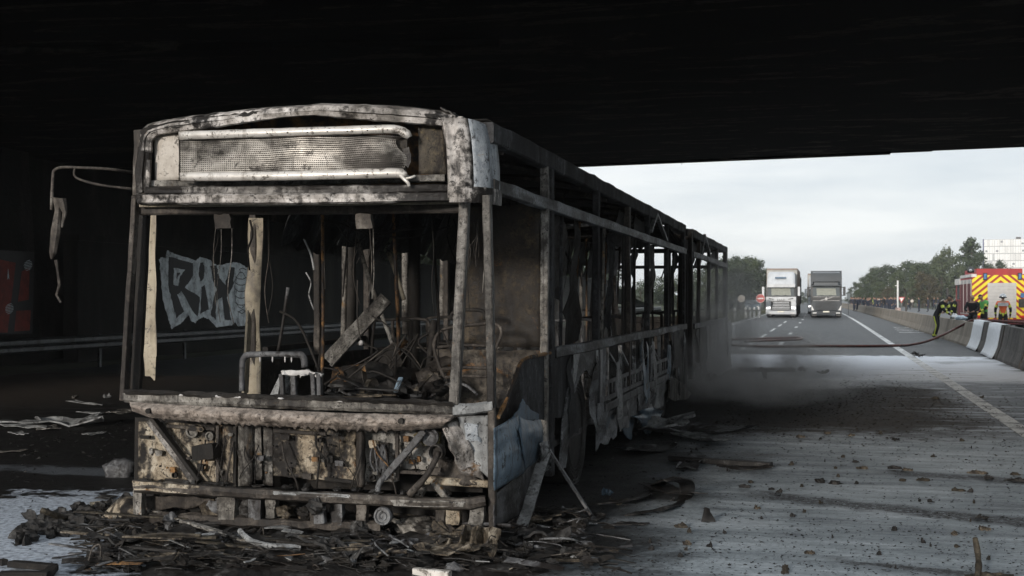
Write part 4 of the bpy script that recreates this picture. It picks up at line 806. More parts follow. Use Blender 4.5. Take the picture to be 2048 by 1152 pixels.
for yy in (1.4, 6.2):
    for xx in (.2, 2.3): wheel(ft, V((X0 + xx, Y0 + yy, .5)), .5, .35)
# ================================================================== hoses
HOSE = burnt('wet_red_hose', [(.3,(.05,.015,.012)),(.5,(.10,.03,.024)),(.7,(.16,.06,.045))], soot=.32, speck=.7, rough=.4, bump=.15)
def smooth_path(pts, n=6):
    o = []; P = [pts[0]] + pts + [pts[-1]]
    for i in range(1, len(P) - 2):
        for k in range(n):
            t = k / n; a, b, c, d = P[i-1], P[i], P[i+1], P[i+2]; o.append(.5 * ((2*b) + (c-a)*t + (2*a-5*b+4*c-d)*t*t + (3*b-a-3*c+d)*t**3))
    o.append(pts[-1]); return o
hp = [onG(1462, 690, .05), onG(1540, 693, .05), onG(1620, 692, .05), onG(1720, 692, .05), onG(1790, 691, .05), onG(1822, 689, .05)]
hp += [onD(1852, 683, 42.6), onD(1885, 670, 43.2), onD(1915, 655, 44.0), V((4.98, 45.6, .84)), V((5.35, 45.9, .85)), V((6.2, 46.4, .80)), V((7.2, 47, .72))]
m = MB(); m.tube(smooth_path(hp), .045, 8); tag(m.build('fire_hose', HOSE, org=(0, 42, 0), smooth=True), 'long dark red fire hose crossing the lanes and rising over the barrier', 'hose')
hp = [onG(1460, 679, .04), onG(1530, 677, .04), onG(1590, 675.5, .04), onG(1604, 677, .04), onG(1590, 679, .04), onG(1520, 681.5, .04), onG(1490, 683, .04)]
m = MB(); m.tube(smooth_path(hp), .05, 8); tag(m.build('fire_hose', HOSE, org=(-3, 50, 0), smooth=True), 'short dark red hose doubled back on the asphalt behind the foam', 'hose')
# ================================================================== the burnt bus
BX, LX = -2.03, -4.60                                                    # outer faces of the two side walls
bus = thing('burnt_bus', (-3.3, 7.6, 0), 'burnt-out articulated bus shell with scorched bare frame under the overpass', 'bus')
def F(px, py, dy=0.0): return onY(px, py, 7.45 + .22 * min(1.1, ((px - 600) / 350) ** 2) + dy)
def Sd(px, py, dx=0.0): return onX(px, py, BX + dx)
def resample(pts, n):
    pts = [V((*p, 0)) for p in pts]; ds = [0]
    for a, b in zip(pts[:-1], pts[1:]): ds.append(ds[-1] + (b - a).length)
    o = []
    for k in range(n + 1):
        t = ds[-1] * k / n; i = 0
        while i < len(ds) - 2 and ds[i+1] < t: i += 1
        f = (t - ds[i]) / max(1e-9, ds[i+1] - ds[i]); o.append(pts[i].lerp(pts[i+1], f))
    return o
def strip(outer, inner, rows, name, mat, par=bus, n=40, jit=1.0, th=.008, conv=F, smooth=False):
    A, B = resample(outer, n), resample(inner, n); m = MB(); P = []; o_ = random.uniform(0, 50)
    for t, dy in rows:
        row = []
        for a, b in zip(A, B):
            q = a.lerp(b, t); jx, jy = n3((q.x*.03, q.y*.03, t), 1, o_) * jit * 2, n3((q.x*.05, q.y*.05, t*3), 1, o_ + 9) * jit * 2
            row.append(conv(q.x + jx, q.y + jy, dy + n3((q.x*.02, t*2, 0), 1, o_) * .008 * jit))
        P.append(row)
    m.sheet(P, th); return m.build(name, mat, par, smooth=smooth)
def fpoly(pts, dy, th, name, mat, par=bus, jag=0.0, conv=F, sub=3):
    """flat cut sheet on the front (or side) with a ragged burnt edge"""
    o = []
    for i in range(len(pts)):
        a, b = pts[i], pts[(i+1) % len(pts)]
        for k in range(sub if jag else 1):
            t = k / sub; o.append((a[0]+(b[0]-a[0])*t + (random.uniform(-jag, jag) if k else 0), a[1]+(b[1]-a[1])*t + (random.uniform(-jag, jag) if k else 0)))
    m = MB(); q = [conv(a, b, dy) for a, b in o]; m.prism(q, (0, th, 0) if conv is F else (-th, 0, 0)); return m.build(name, mat, par)
def fgrid(p00, p10, p11, p01, dy, name, mat, par=bus, nu=14, nv=10, amp=.015, sc=4, rag=.02, th=.006, conv=F, fn=None):
    m = MB(); P = []; o_ = random.uniform(0, 99)
    for i in range(nu + 1):
        row = []
        for j in range(nv + 1):
            u, v = i/nu, j/nv; x = p00[0]*(1-u)*(1-v)+p10[0]*u*(1-v)+p11[0]*u*v+p01[0]*(1-u)*v; y = p00[1]*(1-u)*(1-v)+p10[1]*u*(1-v)+p11[1]*u*v+p01[1]*(1-u)*v
            e = (i in (0, nu)) or (j in (0, nv)); k = rag * 300
            if e: x += n3((x*.05, y*.05, 0), 1, o_) * k; y += n3((x*.05, y*.05, 7), 1, o_) * k
            d = dy + n3((x*.011, y*.011, 0), sc*.5, o_) * amp + n3((x*.011, y*.011, 3), sc*1.6, o_) * amp * .4
            if fn: d += fn(u, v)
            row.append(conv(x, y, d))
        P.append(row)
    m.sheet(P, th); return m.build(name, mat, par, smooth=True)
def fbeam(a, b, w, h, dy, name, mat, par=bus, seg=10, jit=.008, conv=F, up=(0,0,1), dy2=None):
    m = MB(); m.beam(conv(a[0], a[1], dy), conv(b[0], b[1], dy if dy2 is None else dy2), w, h, up, seg, jit); return m.build(name, mat, par)
def ftube(pts, r, name, mat, par=bus, n=8, sm=True):
    m = MB(); m.tube(smooth_path(pts, 4) if sm and len(pts) > 2 else pts, r, n, jit=.25); return m.build(name, mat, par, smooth=True)
# ---- roof header above the windscreen
FB = (0, 1, 0)
hdr = strip([(276,300),(282,268),(292,252),(310,245),(400,231),(520,218),(640,209.5),(700,210),(790,214),(880,222),(912,229)],
            [(302,306),(303,280),(312,270),(330,266),(420,254),(520,240),(575,232),(610,229),(650,230),(720,238),(800,244),(884,251)],
            [(0,.30),(0,.16),(.06,.04),(.18,.0),(.5,-.01),(.56,.012),(.62,-.005),(.94,.0),(1.0,.02),(1.0,.14)], 'roof_header', PALE, n=60)
fpoly([(280,262),(300,250),(400,235),(470,226),(520,222),(505,228),(440,238),(380,250),(320,259),(300,268),(288,285),(283,290)], -.014, .01, 'soot_flake', CHAR, hdr, jag=3, sub=6)
strip([(272,388),(270,340),(276,295)], [(297,380),(300,340),(303,280)], [(0,.28),(0,.06),(.1,.0),(.5,.0),(.55,.02),(.9,.0),(1,.02),(1,.13)], 'header_side', PALE_D, n=20)
strip([(930,384),(921,300),(912,229)], [(896,374),(890,310),(884,251)], [(0,.26),(0,.05),(.1,.0),(.45,.0),(.5,.02),(.9,.0),(1,.02),(1,.13)], 'header_side', PALE, n=20)
for y0, y1, d_, mt in ((374, 386, .0, PALE_D), (389, 406, -.035, PALE)):
    strip([(290 if y0 < 380 else 272, y0 + 1),(600, y0),(926, y0 - 4)], [(290 if y0 < 380 else 276, y1),(600, y1 + 1),(920, y1 - 5)], [(0,.12+d_),(0,.02+d_),(.12,d_),(.5,d_+.004),(.85,d_),(1,d_+.02),(1,d_+.14)], 'header_rail', mt, n=46, jit=.6)
m = MB(); m.beam(F(282, 412, .04), F(925, 404, .04), .05, .02, seg=18, jit=.006); m.build('windscreen_lip', BEIGE, bus)
fpoly([(664,245),(700,243),(705,249),(668,250)], -.02, .006, 'header_slot', CHAR, hdr) if False else None
fpoly([(849,228),(874,227),(880,233),(853,234)], -.022, .008, 'marker_slot', CHAR, hdr)
# ---- destination box: back plate, covers, bare display
dst = thing('x', (0,0,0), 'x', 'x'); bpy.data.objects.remove(dst)
fpoly([(303,262),(400,250),(575,234),(650,231),(890,252),(898,376),(300,378)], .20, .02, 'display_back_plate', RUST)
fgrid((308,272),(357,266),(358,360),(309,361), .07, 'cover_plate', burnt('cover_plate', [(.3,(.33,.29,.25)),(.5,(.47,.43,.38)),(.7,(.56,.52,.47))], soot=.36, soot_c=(.07,.06,.05), speck=.68, sc=3, rough=.5, bump=.3), amp=.008, rag=.003)
fgrid((836,250),(886,253),(893,348),(838,349), .09, 'cover_plate', burnt('cover_plate_rust', [(.3,(.03,.025,.02)),(.5,(.09,.075,.055)),(.66,(.2,.16,.08)),(.78,(.3,.25,.16))], soot=.46, speck=.6, sc=4), amp=.012, rag=.004)
fbeam((306,368),(893,357), .08, .045, .08, 'display_ledge', TAN_G, seg=14)
fbeam((306,370),(306,268), .05, .03, .12, 'display_edge', CHAR, up=(1,0,0))
disp = strip([(358,265),(560,258.5),(786,251.5),(806,255),(818,263),(822,273)], [(360,278),(560,271),(782,264),(797,266),(806,272),(815,277)], [(0,.05),(0,.0),(.1,-.02),(.5,-.03),(.9,-.02),(1,.0),(1,.03)], 'display_frame', BRIGHT, n=44, jit=.35, smooth=True)
strip([(360,347.5),(560,345),(790,338),(806,340),(812,346)], [(362,360.5),(560,359),(800,354),(812,355),(816,349)], [(0,.05),(0,.0),(.1,-.02),(.5,-.03),(.9,-.02),(1,.0),(1,.03)], 'display_frame', BRIGHT, n=44, jit=.35, smooth=True)
LAT = burnt('display_lattice', [(.25,(.10,.09,.078)),(.5,(.32,.30,.27)),(.72,(.50,.475,.44))], soot=.48, soft=.08, soot_c=(.03,.026,.022), speck=.7, sc=1.5, stretch=(.8,.8,1.6), rough=.45, metal=.3, bump=.1)
def lat(u, v):
    xr = 814 - 22 * (.5 + .5 * math.sin(v * 5.2 + .6)) * (1 if v > .1 else .4); x = 361 + (xr - 361) * u
    y = (277 + 70 * v) * (1 - u) + (265 + 73 * v) * u + 1.5 * math.sin(u * 19 + v * 2) * (1 - .4 * v) + 4.5 * math.exp(-((u - 1) / .06) ** 2) * math.sin(v * 6)
    return x, y, .025 + .010 * math.sin(u * 9 + v * 4) + .03 * math.exp(-((u - 1) / .05) ** 2)
m = MB(); NR = 17
for k in range(NR):
    v = (k + .5) / NR; P = [[], []]
    for i in range(73):
        x, y, d = lat(i / 72, v); P[0].append(F(x, y - 1.05, d)); P[1].append(F(x, y + 1.05, d))
    m.sheet(P, .003)
for i in range(118):
    pts = [F(*(lambda q: (q[0], q[1], q[2] + .006))(lat((i + .5) / 118, v / 12))) for v in range(13)]; P = [[q + V((-.0028,0,0)) for q in pts], [q + V((.0028,0,0)) for q in pts]]; m.sheet(P, .003)
lt = m.build('lamp_lattice', LAT, disp); lt['kind'] = 'stuff'
fpoly([(360,280),(815,268),(812,345),(360,352)], .085, .012, 'circuit_plate', burnt('circuit_plate', [(.3,(.008,.007,.006)),(.5,(.03,.026,.022)),(.7,(.09,.08,.065))], soot=.44, sc=2), disp)
fpoly([(806,298),(818,294),(822,318),(816,336),(808,330)], .05, .004, 'torn_lattice', PALE_D, disp, jag=2)
ftube([F(800,350,-.02), F(808,358,-.04), F(816,366,-.045), F(818,372,-.04)], .012, 'melted_drip', BRIGHT, disp); ftube([F(812,357,-.04), F(822,355,-.05), F(830,352,-.04)], .009, 'melted_drip', BRIGHT, disp)
for k in range(11):
    for yy0, yy1 in ((271.5, 258.5), (354, 347)):
        px = 375 + k * 40; t = (px - 360) / 450; m = MB(); m.lathe(F(px, yy0 + (yy1 - yy0) * t, -.033), (0,-1,0), [(.005,0),(.005,.004)], 8); m.build('rivet', CHAR, disp)
# ---- right front corner of the roof
def corner(u, v):
    """u 0..1 round the corner from the front plane to the side, v 0 top .. 1 bottom"""
    a = u * math.pi / 2; top = V((-2.24, 7.62, 0)); r_ = .24
    x = top.x + r_ * math.sin(a) - .03; y = 7.78 - .30 * math.cos(a) + .25 * max(0, u - .7); return x, y
P = []
for i in range(15):
    u = i / 14; x, y = corner(u, 0); row = []
    for j in range(11):
        v = j / 10; z = 2.735 - .52 * v + (.02 * math.sin(u * 3) if j == 0 else 0) - (.05 * (1 - v) ** 4 * u)
        inn = .045 * (1 - v) ** 3; gro = -.035 * math.exp(-((u - .12) / .05) ** 2) * (1 - .6 * v)
        row.append(V((x - inn + gro * .6, y - gro + inn * .5 + n3((u*6, v*5, 0), 1) * .010, z)))
    P.append(row)
m = MB(); m.sheet(P[:7], .012); m.build('roof_corner', PALE, bus, smooth=True); m = MB(); m.sheet(P[6:], .012); m.build('roof_corner', BLUEW, bus, smooth=True)
m = MB(); m.beam(F(925,384,.03), F(915,236,.05), .09, .10, (0,1,0), 8, .012); m.build('corner_post', PALE, bus)
m = MB(); m.beam(V((-2.17,7.60,2.22)), V((-2.20,7.62,2.69)), .11, .06, (.6,-.8,0), 8, .015); m.build('corner_post', PALE, bus)
m = MB(); P = []
for i in range(9):
    u = i / 8; x, y = corner(u, 0); P.append([V((x + .012, y - .012, 2.30)), V((x + .016, y - .016, 2.26)), V((x + .012, y - .012, 2.20))])
m.sheet(P, .02); m.build('corner_rail', PALE, bus)
m = MB(); P = [[V((-2.26 - .02*j, 7.6 + .25*i, 2.75 + .012 * j + n3((i, j, 0), .8) * .015)) for j in range(6)] for i in range(4)]; m.sheet(P, .01); m.build('roof_edge_sheet', PALE_D, bus)
# left front corner
m = MB(); m.beam(F(284,392,.06), F(285,262,.09), .10, .10, (0,1,0), 8, .012); m.build('corner_post', DARK, bus)
m = MB(); m.beam(F(296,374,-.006), F(298,320,-.004), .03, .02, (0,1,0), 6, .004); m.build('flaking_paint', PALE, hdr)
# ---- windscreen pillars and inner beam
fbeam((931,388),(909,818), .062, .07, .02, 'windscreen_pillar', PILL, seg=22, jit=.006, up=(0,1,0))
m = MB(); m.beam(Sd(974,390,-.02), Sd(984,815,-.02), .05, .066, (0,1,0), 22, .006); m.build('corner_pillar', PILL, bus)
m = MB(); m.beam(Sd(984,815,-.015), Sd(986,1062,-.015), .045, .055, (0,1,0), 14, .008); m.build('lower_corner_pillar', DARK, bus)
fbeam((271,392),(247,800), .034, .06, .03, 'windscreen_pillar', DARK, seg=22, jit=.008, up=(0,1,0))
fbeam((290,420),(272,790), .07, .05, .18, 'inner_pillar', CHAR, seg=14, up=(0,1,0))
fbeam((285,418),(930,413), .10, .085, .13, 'windscreen_top_beam', DARK, seg=20, jit=.008)
for px in (444, 727):
    fpoly([(px-16,428),(px+14,428),(px+18,456),(px-14,458)], .16, .05, 'lamp_bracket', DARK, jag=2)
# ---- bleached door posts inside the front door opening (far side wall)
def Lx(px, py, dx=0.0): return onX(px, py, LX + dx)
def strip_post(c, name, mat, wpx, Yp, n=26, torn=False):
    Lp = lambda a, b, d: onY(a, b, Yp + d)
    m = MB(); P = []; C = resample(c, n)
    for i, q in enumerate(C):
        wv = wpx * (1 + .10 * math.sin(i * .7)) * (1 if not torn or i < n - 4 else (1 - .07 * (i - n + 4))); bend_ = math.sin(i * .45) * .012
        P.append([Lp(q.x - wv/2, q.y, .05), Lp(q.x - wv/2 + 1, q.y, bend_), Lp(q.x + wv*.1, q.y, bend_ + .01), Lp(q.x + wv/2, q.y + (random.uniform(0, 14) if torn and i > n - 5 else 0), bend_), Lp(q.x + wv/2, q.y, .05)])
    m.sheet(P, .01); return m.build(name, mat, bus, smooth=False)
strip_post([(299,430),(298,520),(299,640),(300,752)], 'door_post', BEIGE, 22, 8.2, torn=True)
strip_post([(512,436),(511,520),(505,590),(507,700),(508,792)], 'door_post', BEIGE, 25, 9.5)
ftube([Lx(500,440,.1), Lx(505,470,.12), Lx(496,500,.12), Lx(499,540,.1)], .008, 'hanging_wire', CHAR)
fpoly([(497,620),(504,640),(497,786),(488,786)], 0, .02, 'door_post_flange', BEIGE, conv=lambda a, b, d: Lx(a, b, .08))
# ---- windscreen sill, insulation beam, front bulkhead
sill = strip([(246,785),(420,790),(620,797),(800,804),(912,810)], [(249,803),(420,809),(620,817),(800,823),(912,829)], [(0,.34),(0,.02),(.15,-.01),(.8,-.01),(1,.0),(1,.2)], 'windscreen_sill', TAN_G, n=50, jit=.8)
strip([(905,810),(945,809),(984,803)], [(905,830),(945,828),(986,820)], [(0,.2),(0,.0),(.2,-.02),(.9,-.02),(1,.0),(1,.15)], 'corner_sill', ASH, n=14)
strip([(247,780),(420,786),(620,793),(800,800),(905,806)], [(250,788),(420,793),(620,800),(800,806),(908,812)], [(0,.3),(0,-.01),(.5,-.03),(1,-.02)], 'seal_strip', CHAR, sill, n=90, jit=2.2)
m = MB(); rnd = random.Random(8)
for k in range(46):
    px = rnd.uniform(360, 560) if k < 30 else rnd.uniform(250, 760); py = 786 + (px - 250) * .035; q = F(px, py, rnd.uniform(-.03, .06)); m.blob(q, (rnd.uniform(.012,.04), .02, rnd.uniform(.004,.012)), .5, 2, 7, 5)
m.build('dried_foam', DRIP, sill, smooth=True)
# insulation roll covered in dried foam
P = []; A = resample([(259,803),(300,806),(420,812),(560,820),(700,826),(830,828),(908,829)], 150); B = resample([(264,822),(300,836),(420,846),(560,854),(700,861),(820,862),(884,856)], 150); NJ = 22
for a, b in zip(A, B):
    row = []
    for j in range(NJ + 1):
        t = j / NJ; q = a.lerp(b, t); bul = .085 * math.sin(math.pi * t); c = F(q.x, q.y, -.02 - bul)
        env = min(1, max(0, (q.x - 300) / 60)) * min(1, max(0, (880 - q.x) / 120)); nn = noise.fractal(V((q.x * .10, t * 2.6, 0)), 1.0, 2.1, 4) * .024 + abs(n3((q.x * .22, t * 5, 4), 1)) * .02
        drip = (t > .82) * max(0, n3((q.x * .16, 2, 0), 1)) * 14
        c = F(q.x, q.y + drip * env, -.02 - bul - nn * env); row.append(c)
    P.append(row)
m = MB(); m.sheet(P, .02); ins = m.build('insulation_beam', CRUST, bus, smooth=True)
for px, py in ((297, 822), (802, 842)):
    m = MB(); m.lathe(F(px, py, -.115), (0,-1,0), [(.018,-.02),(.018,.012)], 14); m.build('bolt_hole', CHAR, ins)
# bulkhead behind, sheet by sheet
fpoly([(270,835),(965,850),(965,985),(268,968)], .30, .02, 'bulkhead_back', CHAR)
fgrid((277,843),(432,850),(432,968),(276,962), .15, 'bulkhead_panel', TAN, nu=20, nv=16, rag=.006, amp=.02)
fgrid((430,850),(474,851),(474,972),(430,970), .12, 'bulkhead_panel', TAN, rag=.004)
fgrid((476,851),(506,852),(506,972),(476,972), .09, 'bulkhead_channel', TAN_G, rag=.003, fn=lambda u, v: -.04 * math.sin(math.pi * u))
fgrid((506,852),(522,852),(524,960),(506,960), .11, 'bulkhead_channel', TAN_G, rag=.003)
fgrid((526,852),(545,853),(545,972),(526,972), .14, 'bulkhead_channel', TAN_G, rag=.004)
fgrid((546,853),(712,860),(712,966),(546,952), .14, 'bulkhead_panel', TAN, nu=34, nv=20, amp=.035, sc=5, rag=.01)
fgrid((712,860),(730,861),(730,975),(712,975), .08, 'bulkhead_channel', DARK, fn=lambda u, v: -.03 * math.sin(math.pi * u), rag=.004)
fgrid((731,861),(800,864),(798,962),(731,966), .15, 'bulkhead_panel', TAN_G, nu=14, nv=12, amp=.02)
fgrid((800,862),(890,864),(888,944),(800,940), .14, 'bulkhead_panel', TAN_G, nu=14, nv=10, amp=.015)
fpoly([(741,884),(777,886),(775,944),(743,942)], .10, .02, 'wiring_recess', CHAR)
m = MB(); rnd = random.Random(3)
for k in range(12):
    px = 745 + rnd.random()*28; m.tube(smooth_path([F(px, 888 + rnd.random()*10, .08), F(px + rnd.uniform(-8,8), 905, .05), F(px + rnd.uniform(-8,8), 925, .045), F(px + rnd.uniform(-5,5), 938 + rnd.random()*12, .06)], 3), .006, 5)
m.build('burnt_wiring', DARKG, bus, smooth=True)
for px, py, wpx in ((390, 858, 34), (666, 866, 24)):
    o_ = fpoly([(px-wpx*.5,py-6),(px+wpx*.42,py-4),(px+wpx*.5,py),(px+wpx*.42,py+6),(px-wpx*.5,py+3)], .05, .03, 'tow_bracket', TAN); m = MB(); m.lathe(F(px + wpx*.36, py + 1, .048), (0,-1,0), [(.012,-.01),(.012,.004)], 12); m.build('bolt_hole', CHAR, o_)
fpoly([(383,893),(424,888),(426,918),(384,921)], -.02, .12, 'black_box', CHAR, jag=1)
fbeam((356,925),(384,915), .03, .02, .06, 'box_bracket', DARK)
# braces
fbeam((301,842),(392,966), .045, .05, .05, 'diagonal_brace', PALE_D, seg=16, up=(0,1,0)); fbeam((307,838),(400,962), .025, .06, .03, 'diagonal_brace', CHAR, seg=16, up=(0,1,0))
fbeam((322,846),(372,930), .05, .03, .12, 'diagonal_brace', TAN_G, seg=12, up=(0,1,0))
fbeam((848,862),(768,956), .045, .04, .02, 'diagonal_brace', DARKG, seg=14, up=(0,1,0)); ftube([F(770,952,.02), F(758,968,.0), F(754,990,.0)], .02, 'brace_foot', DARKG)
ftube([F(876,905,-.02), F(868,925,-.06), F(850,955,-.06), F(818,990,-.04)], .02, 'bent_pipe', DARK)
pp = F(876,903,.02); m = MB(); m.lathe(pp, (0,-1,0), [(.035,-.02),(.05,-.01),(.05,.06),(.042,.065),(.042,.0)], 20); m.build('pipe_socket', PALE_D, bus); m = MB(); m.lathe(pp + V((0,-.01,0)), (0,-1,0), [(.038,0),(.038,.006)], 18); m.build('socket_hole', CHAR, bus)
# headlamp bracket and shell
fpoly([(826,870),(846,858),(882,866),(878,890),(846,892)], .07, .04, 'headlamp_bracket', burnt('brassy_bracket', [(.3,(.08,.065,.03)),(.5,(.16,.13,.06)),(.7,(.27,.23,.13))], soot=.42, sc=4), jag=1)
m = MB(); m.lathe(F(862,873,.06), (0,-1,0), [(.055,0),(.058,.03),(.045,.035),(.03,.02),(.01,.02)], 20); m.build('headlamp_socket', DARKG, bus)
# lower beams
lb = strip([(264,962),(330,966),(470,976),(620,985),(760,990),(870,998),(940,998),(970,994)], [(268,982),(330,986),(470,994),(620,1003),(760,1009),(870,1016),(945,1018),(972,1010)], [(0,.20),(0,.0),(.15,-.05),(.5,-.055),(.85,-.05),(1,.0),(1,.2)], 'bumper_beam', DARK, n=70, jit=1.2)
fpoly([(264,962),(400,972),(398,988),(268,980)], -.062, .01, 'scorched_face', TAN, lb, jag=1.5, sub=6); fpoly([(545,982),(700,990),(698,996),(548,990)], -.062, .01, 'ash_patch', ASH, lb, jag=2, sub=6); fpoly([(780,1000),(930,1004),(925,1014),(790,1012)], -.064, .01, 'scorched_face', TAN_G, lb, jag=2, sub=6)
strip([(300,1025),(450,1032),(600,1040),(760,1046)], [(302,1050),(450,1052),(600,1058),(760,1064)], [(0,.3),(0,.08),(.2,.04),(.8,.04),(1,.08),(1,.3)], 'lower_beam', DARK, n=50, jit=2)
for px, wpx, y0, y1, mt in ((275,9,980,1030,TAN_G),(452,18,990,1040,TAN_G),(509,13,996,1040,DARKG),(540,10,994,1036,TAN_G),(632,12,1000,1050,DARK),(672,12,1000,1050,DARKG),(722,10,1004,1050,DARK),(905,14,1014,1050,TAN),(880,10,1014,1046,DARK)):
    fpoly([(px-wpx,y0),(px+wpx,y0),(px+wpx*.9,y1),(px-wpx*.9,y1)], .03, .06, 'bumper_stay', mt, jag=1.5)
fpoly([(268,970),(975,1000),(975,1062),(268,1050)], .33, .02, 'lower_back_plate', CHAR)
for a, b in (((280,990),(420,1010)),((560,1010),(640,1020)),((690,1025),(760,1030)),((800,1030),(890,1035))): fgrid(a, (b[0],a[1]+6), b, (a[0],b[1]+14), .2, 'floor_edge_sheet', DARK, rag=.02)
m = MB(); m.lathe(F(766,1032,-.03), (0,-1,0), [(.055,-.04),(.06,.0),(.055,.02),(.045,.02),(.04,.005),(.03,.005),(.028,.015),(.02,.012),(.018,.0)], 24); m.build('horn', DARKG, bus)
m = MB()
for k in range(26):
    q = F(random.uniform(290, 960), 0, 0); px = random.uniform(280, 940); q = F(px, 962 + (px-270)*.045 + random.uniform(-4, 2), random.uniform(-.03, .12)); m.blob(q, (random.uniform(.015,.05), random.uniform(.02,.04), random.uniform(.008,.025)), .6, 2.4, 7, 5)
m.build('ash_clumps', DEB, lb)
fbeam((850,960),(975,968), .05, .05, .1, 'upper_stay', TAN); fbeam((868,964),(905,1012), .04, .05, .08, 'upper_stay', TAN_G, up=(0,1,0)); fbeam((846,975),(836,998), .05, .05, .1, 'upper_stay', DARK, up=(0,1,0))
# front right wing: curved pale sheet, blue sheet, lower foot
fgrid((884,850),(916,834),(972,962),(918,944), .02, 'wing_sheet', PALE, nu=12, nv=18, amp=.03, sc=6, rag=.02, fn=lambda u, v: -.10 * math.sin(math.pi * v) * (1 - .4*u) + .05 * u)
fgrid((914,833),(975,830),(978,958),(950,930), .03, 'wing_panel', ASH, nu=12, nv=16, amp=.025, rag=.006)
fgrid((928,845),(956,842),(962,905),(930,900), .018, 'bare_paint_patch', BLUEW, nu=8, nv=8, amp=.012, rag=.03)
fgrid((870,900),(930,930),(975,972),(880,962), .09, 'wing_lower_sheet', DARK, amp=.04, rag=.03)
fpoly([(940,1020),(968,1012),(962,1072),(930,1066)], -.0, .05, 'wing_foot', TAN_G, jag=2)
# ---- side frame facing the opposite carriageway
def wy(px): d = 2500 * BX / (math.cos(PSI) * (px - VPX)); return (d + BX * math.sin(PSI)) / math.cos(PSI)
Y1, YJ, YK, YE = 7.72, wy(1373), wy(1388), wy(1455)
def rail(x, y0, y1, z0, z1, name, mat, seg=26, jit=.012, w_=.06, zj=0.0): m = MB(); m.beam((x, y0, (z0+z1)/2), (x, y1, (z0+z1)/2 + zj), w_, z1 - z0, (0,0,1), seg, jit); return m.build(name, mat, bus)
def post(x, y, z0, z1, name, mat, w_=.07, lean=0.0, seg=16, dep=.06, jit=.012): m = MB(); m.beam((x, y - lean, z0), (x, y + lean, z1), dep, w_, (0,1,0), seg, jit); return m.build(name, mat, bus)
SR = [(Y1, YJ), (YK, YE)]
for y0, y1 in SR:
    rail(BX - .05, y0, y1, 2.60, 2.735, 'cant_rail', SIDE, 44, .02, .09); rail(BX - .03, y0, y1, 2.28, 2.37, 'window_head_rail', RAILM, 40, .012)
    rail(LX + .05, y0 if y0 > 10 else 7.9, y1, 2.58, 2.74, 'cant_rail', DARK, 40, .02, .09); rail(LX + .03, y0 if y0 > 10 else 9.55, y1, 2.26, 2.36, 'window_head_rail', DARK, 40)
    rail(LX + .03, y0 if y0 > 10 else 9.55, y1, .98, 1.08, 'window_sill_rail', DARK, 40)
rail(BX - .02, wy(1112), YJ, 1.13, 1.215, 'window_sill_rail', RAILM, 40, .014); rail(BX - .02, YK, YE, 1.1, 1.19, 'window_sill_rail', DARKG, 30, .02)
for px, z0, wd, mt, ln in ((1098, .5, .06, TAN_G, 0), (1108, .22, .11, SIDE, 0), (1200, .62, .10, SIDE, .02), (1262, .65, .09, DARK, 0), (1300, .6, .09, SIDE, .0), (1338, .6, .09, SIDE, .01), (1371, .3, .16, SIDE, 0), (1386, .3, .2, CHAR, 0), (1401, .5, .1, DARK, .05), (1421, .5, .12, DARK, .06), (1437, .5, .12, DARK, 0), (1453, .3, .2, DARK, 0)):
    post(BX - .035, wy(px), z0, 2.66, 'side_pillar', mt, wd, ln)
m = MB(); m.beam((BX - .01, wy(1206), 1.2), (BX - .01, wy(1210), 2.3), .02, .03, (0,1,0), 10, .006); m.build('window_channel', TAN_G, bus)
def zat(px, py): return Sd(px, py)
for a, b in (((1301,463),(1312,428)), ((1312,428),(1333,482)), ((1402,508),(1409,470)), ((1409,470),(1419,508))): m = MB(); m.beam(Sd(*a, -.03), Sd(*b, -.03), .035, .05, (1,0,0), 6, .008); m.build('upper_brace', ASH, bus)
# panels of the lower flank
def flank(pts, name, mat, dx=-.02, th=.012, jag=3.0, sub=5): return fpoly(pts, dx, th, name, mat, bus, jag, Sd, sub)
flank([(1042,722),(1075,712),(1112,705),(1148,700),(1148,770),(1138,835),(1060,842),(990,838),(1012,800),(1030,758)], 'driver_side_panel', SIDE, -.03)
m = MB(); m.tube(smooth_path([Sd(996,835,-.02), Sd(1014,798,-.02), Sd(1031,757,-.02), Sd(1044,722,-.02), Sd(1075,711,-.02), Sd(1112,704,-.02)], 6), .014, 7, jit=.4); m.build('panel_edge_beading', RUST, bus)
flank([(1148,702),(1212,690),(1211,752),(1207,850),(1197,850),(1193,800),(1186,760),(1174,740),(1160,752),(1148,790),(1140,850),(1132,935),(1120,940),(1125,850),(1140,770)], 'wheel_arch_panel', RAILM, -.012, jag=1.5)
flank([(1148,704),(1160,702),(1152,760),(1143,800),(1146,750)], 'peeled_paint', ASH, -.004, .006, 2); flank([(1192,702),(1206,698),(1204,790),(1197,800),(1194,750)], 'peeled_paint', ASH, -.004, .006, 2)
wc = V((BX - .19, 10.62, .47)); m = MB(); m.lathe(wc, (1,0,0), [(.30,-.14),(.45,-.14),(.475,-.08),(.475,.08),(.45,.14),(.33,.14)], 30); wl_ = m.build('wheel', CHAR, bus); m = MB(); m.lathe(wc + V((.02,0,0)), (1,0,0), [(.33,.10),(.30,.12),(.29,.06),(.16,.02),(.14,.07),(.08,.09),(.02,.09)], 26); m.build('rim', DARKG, wl_)
for k in range(10):
    a = k * .628; m = MB(); m.lathe(wc + V((.08, .115*math.cos(a), .115*math.sin(a))), (1,0,0), [(.012,0),(.012,.03)], 7); m.build('wheel_nut', DARK, wl_)
for r_ in (.34, .37, .41, .44, .465):                                     # steel cord left of the tyre
    m = MB(); m.tube([wc + V((.15, math.cos(t*.21)*r_*(1+random.uniform(-.02,.02)), math.sin(t*.21)*r_)) for t in range(31)], .005, 5); m.build('tyre_cord', DEB, wl_)
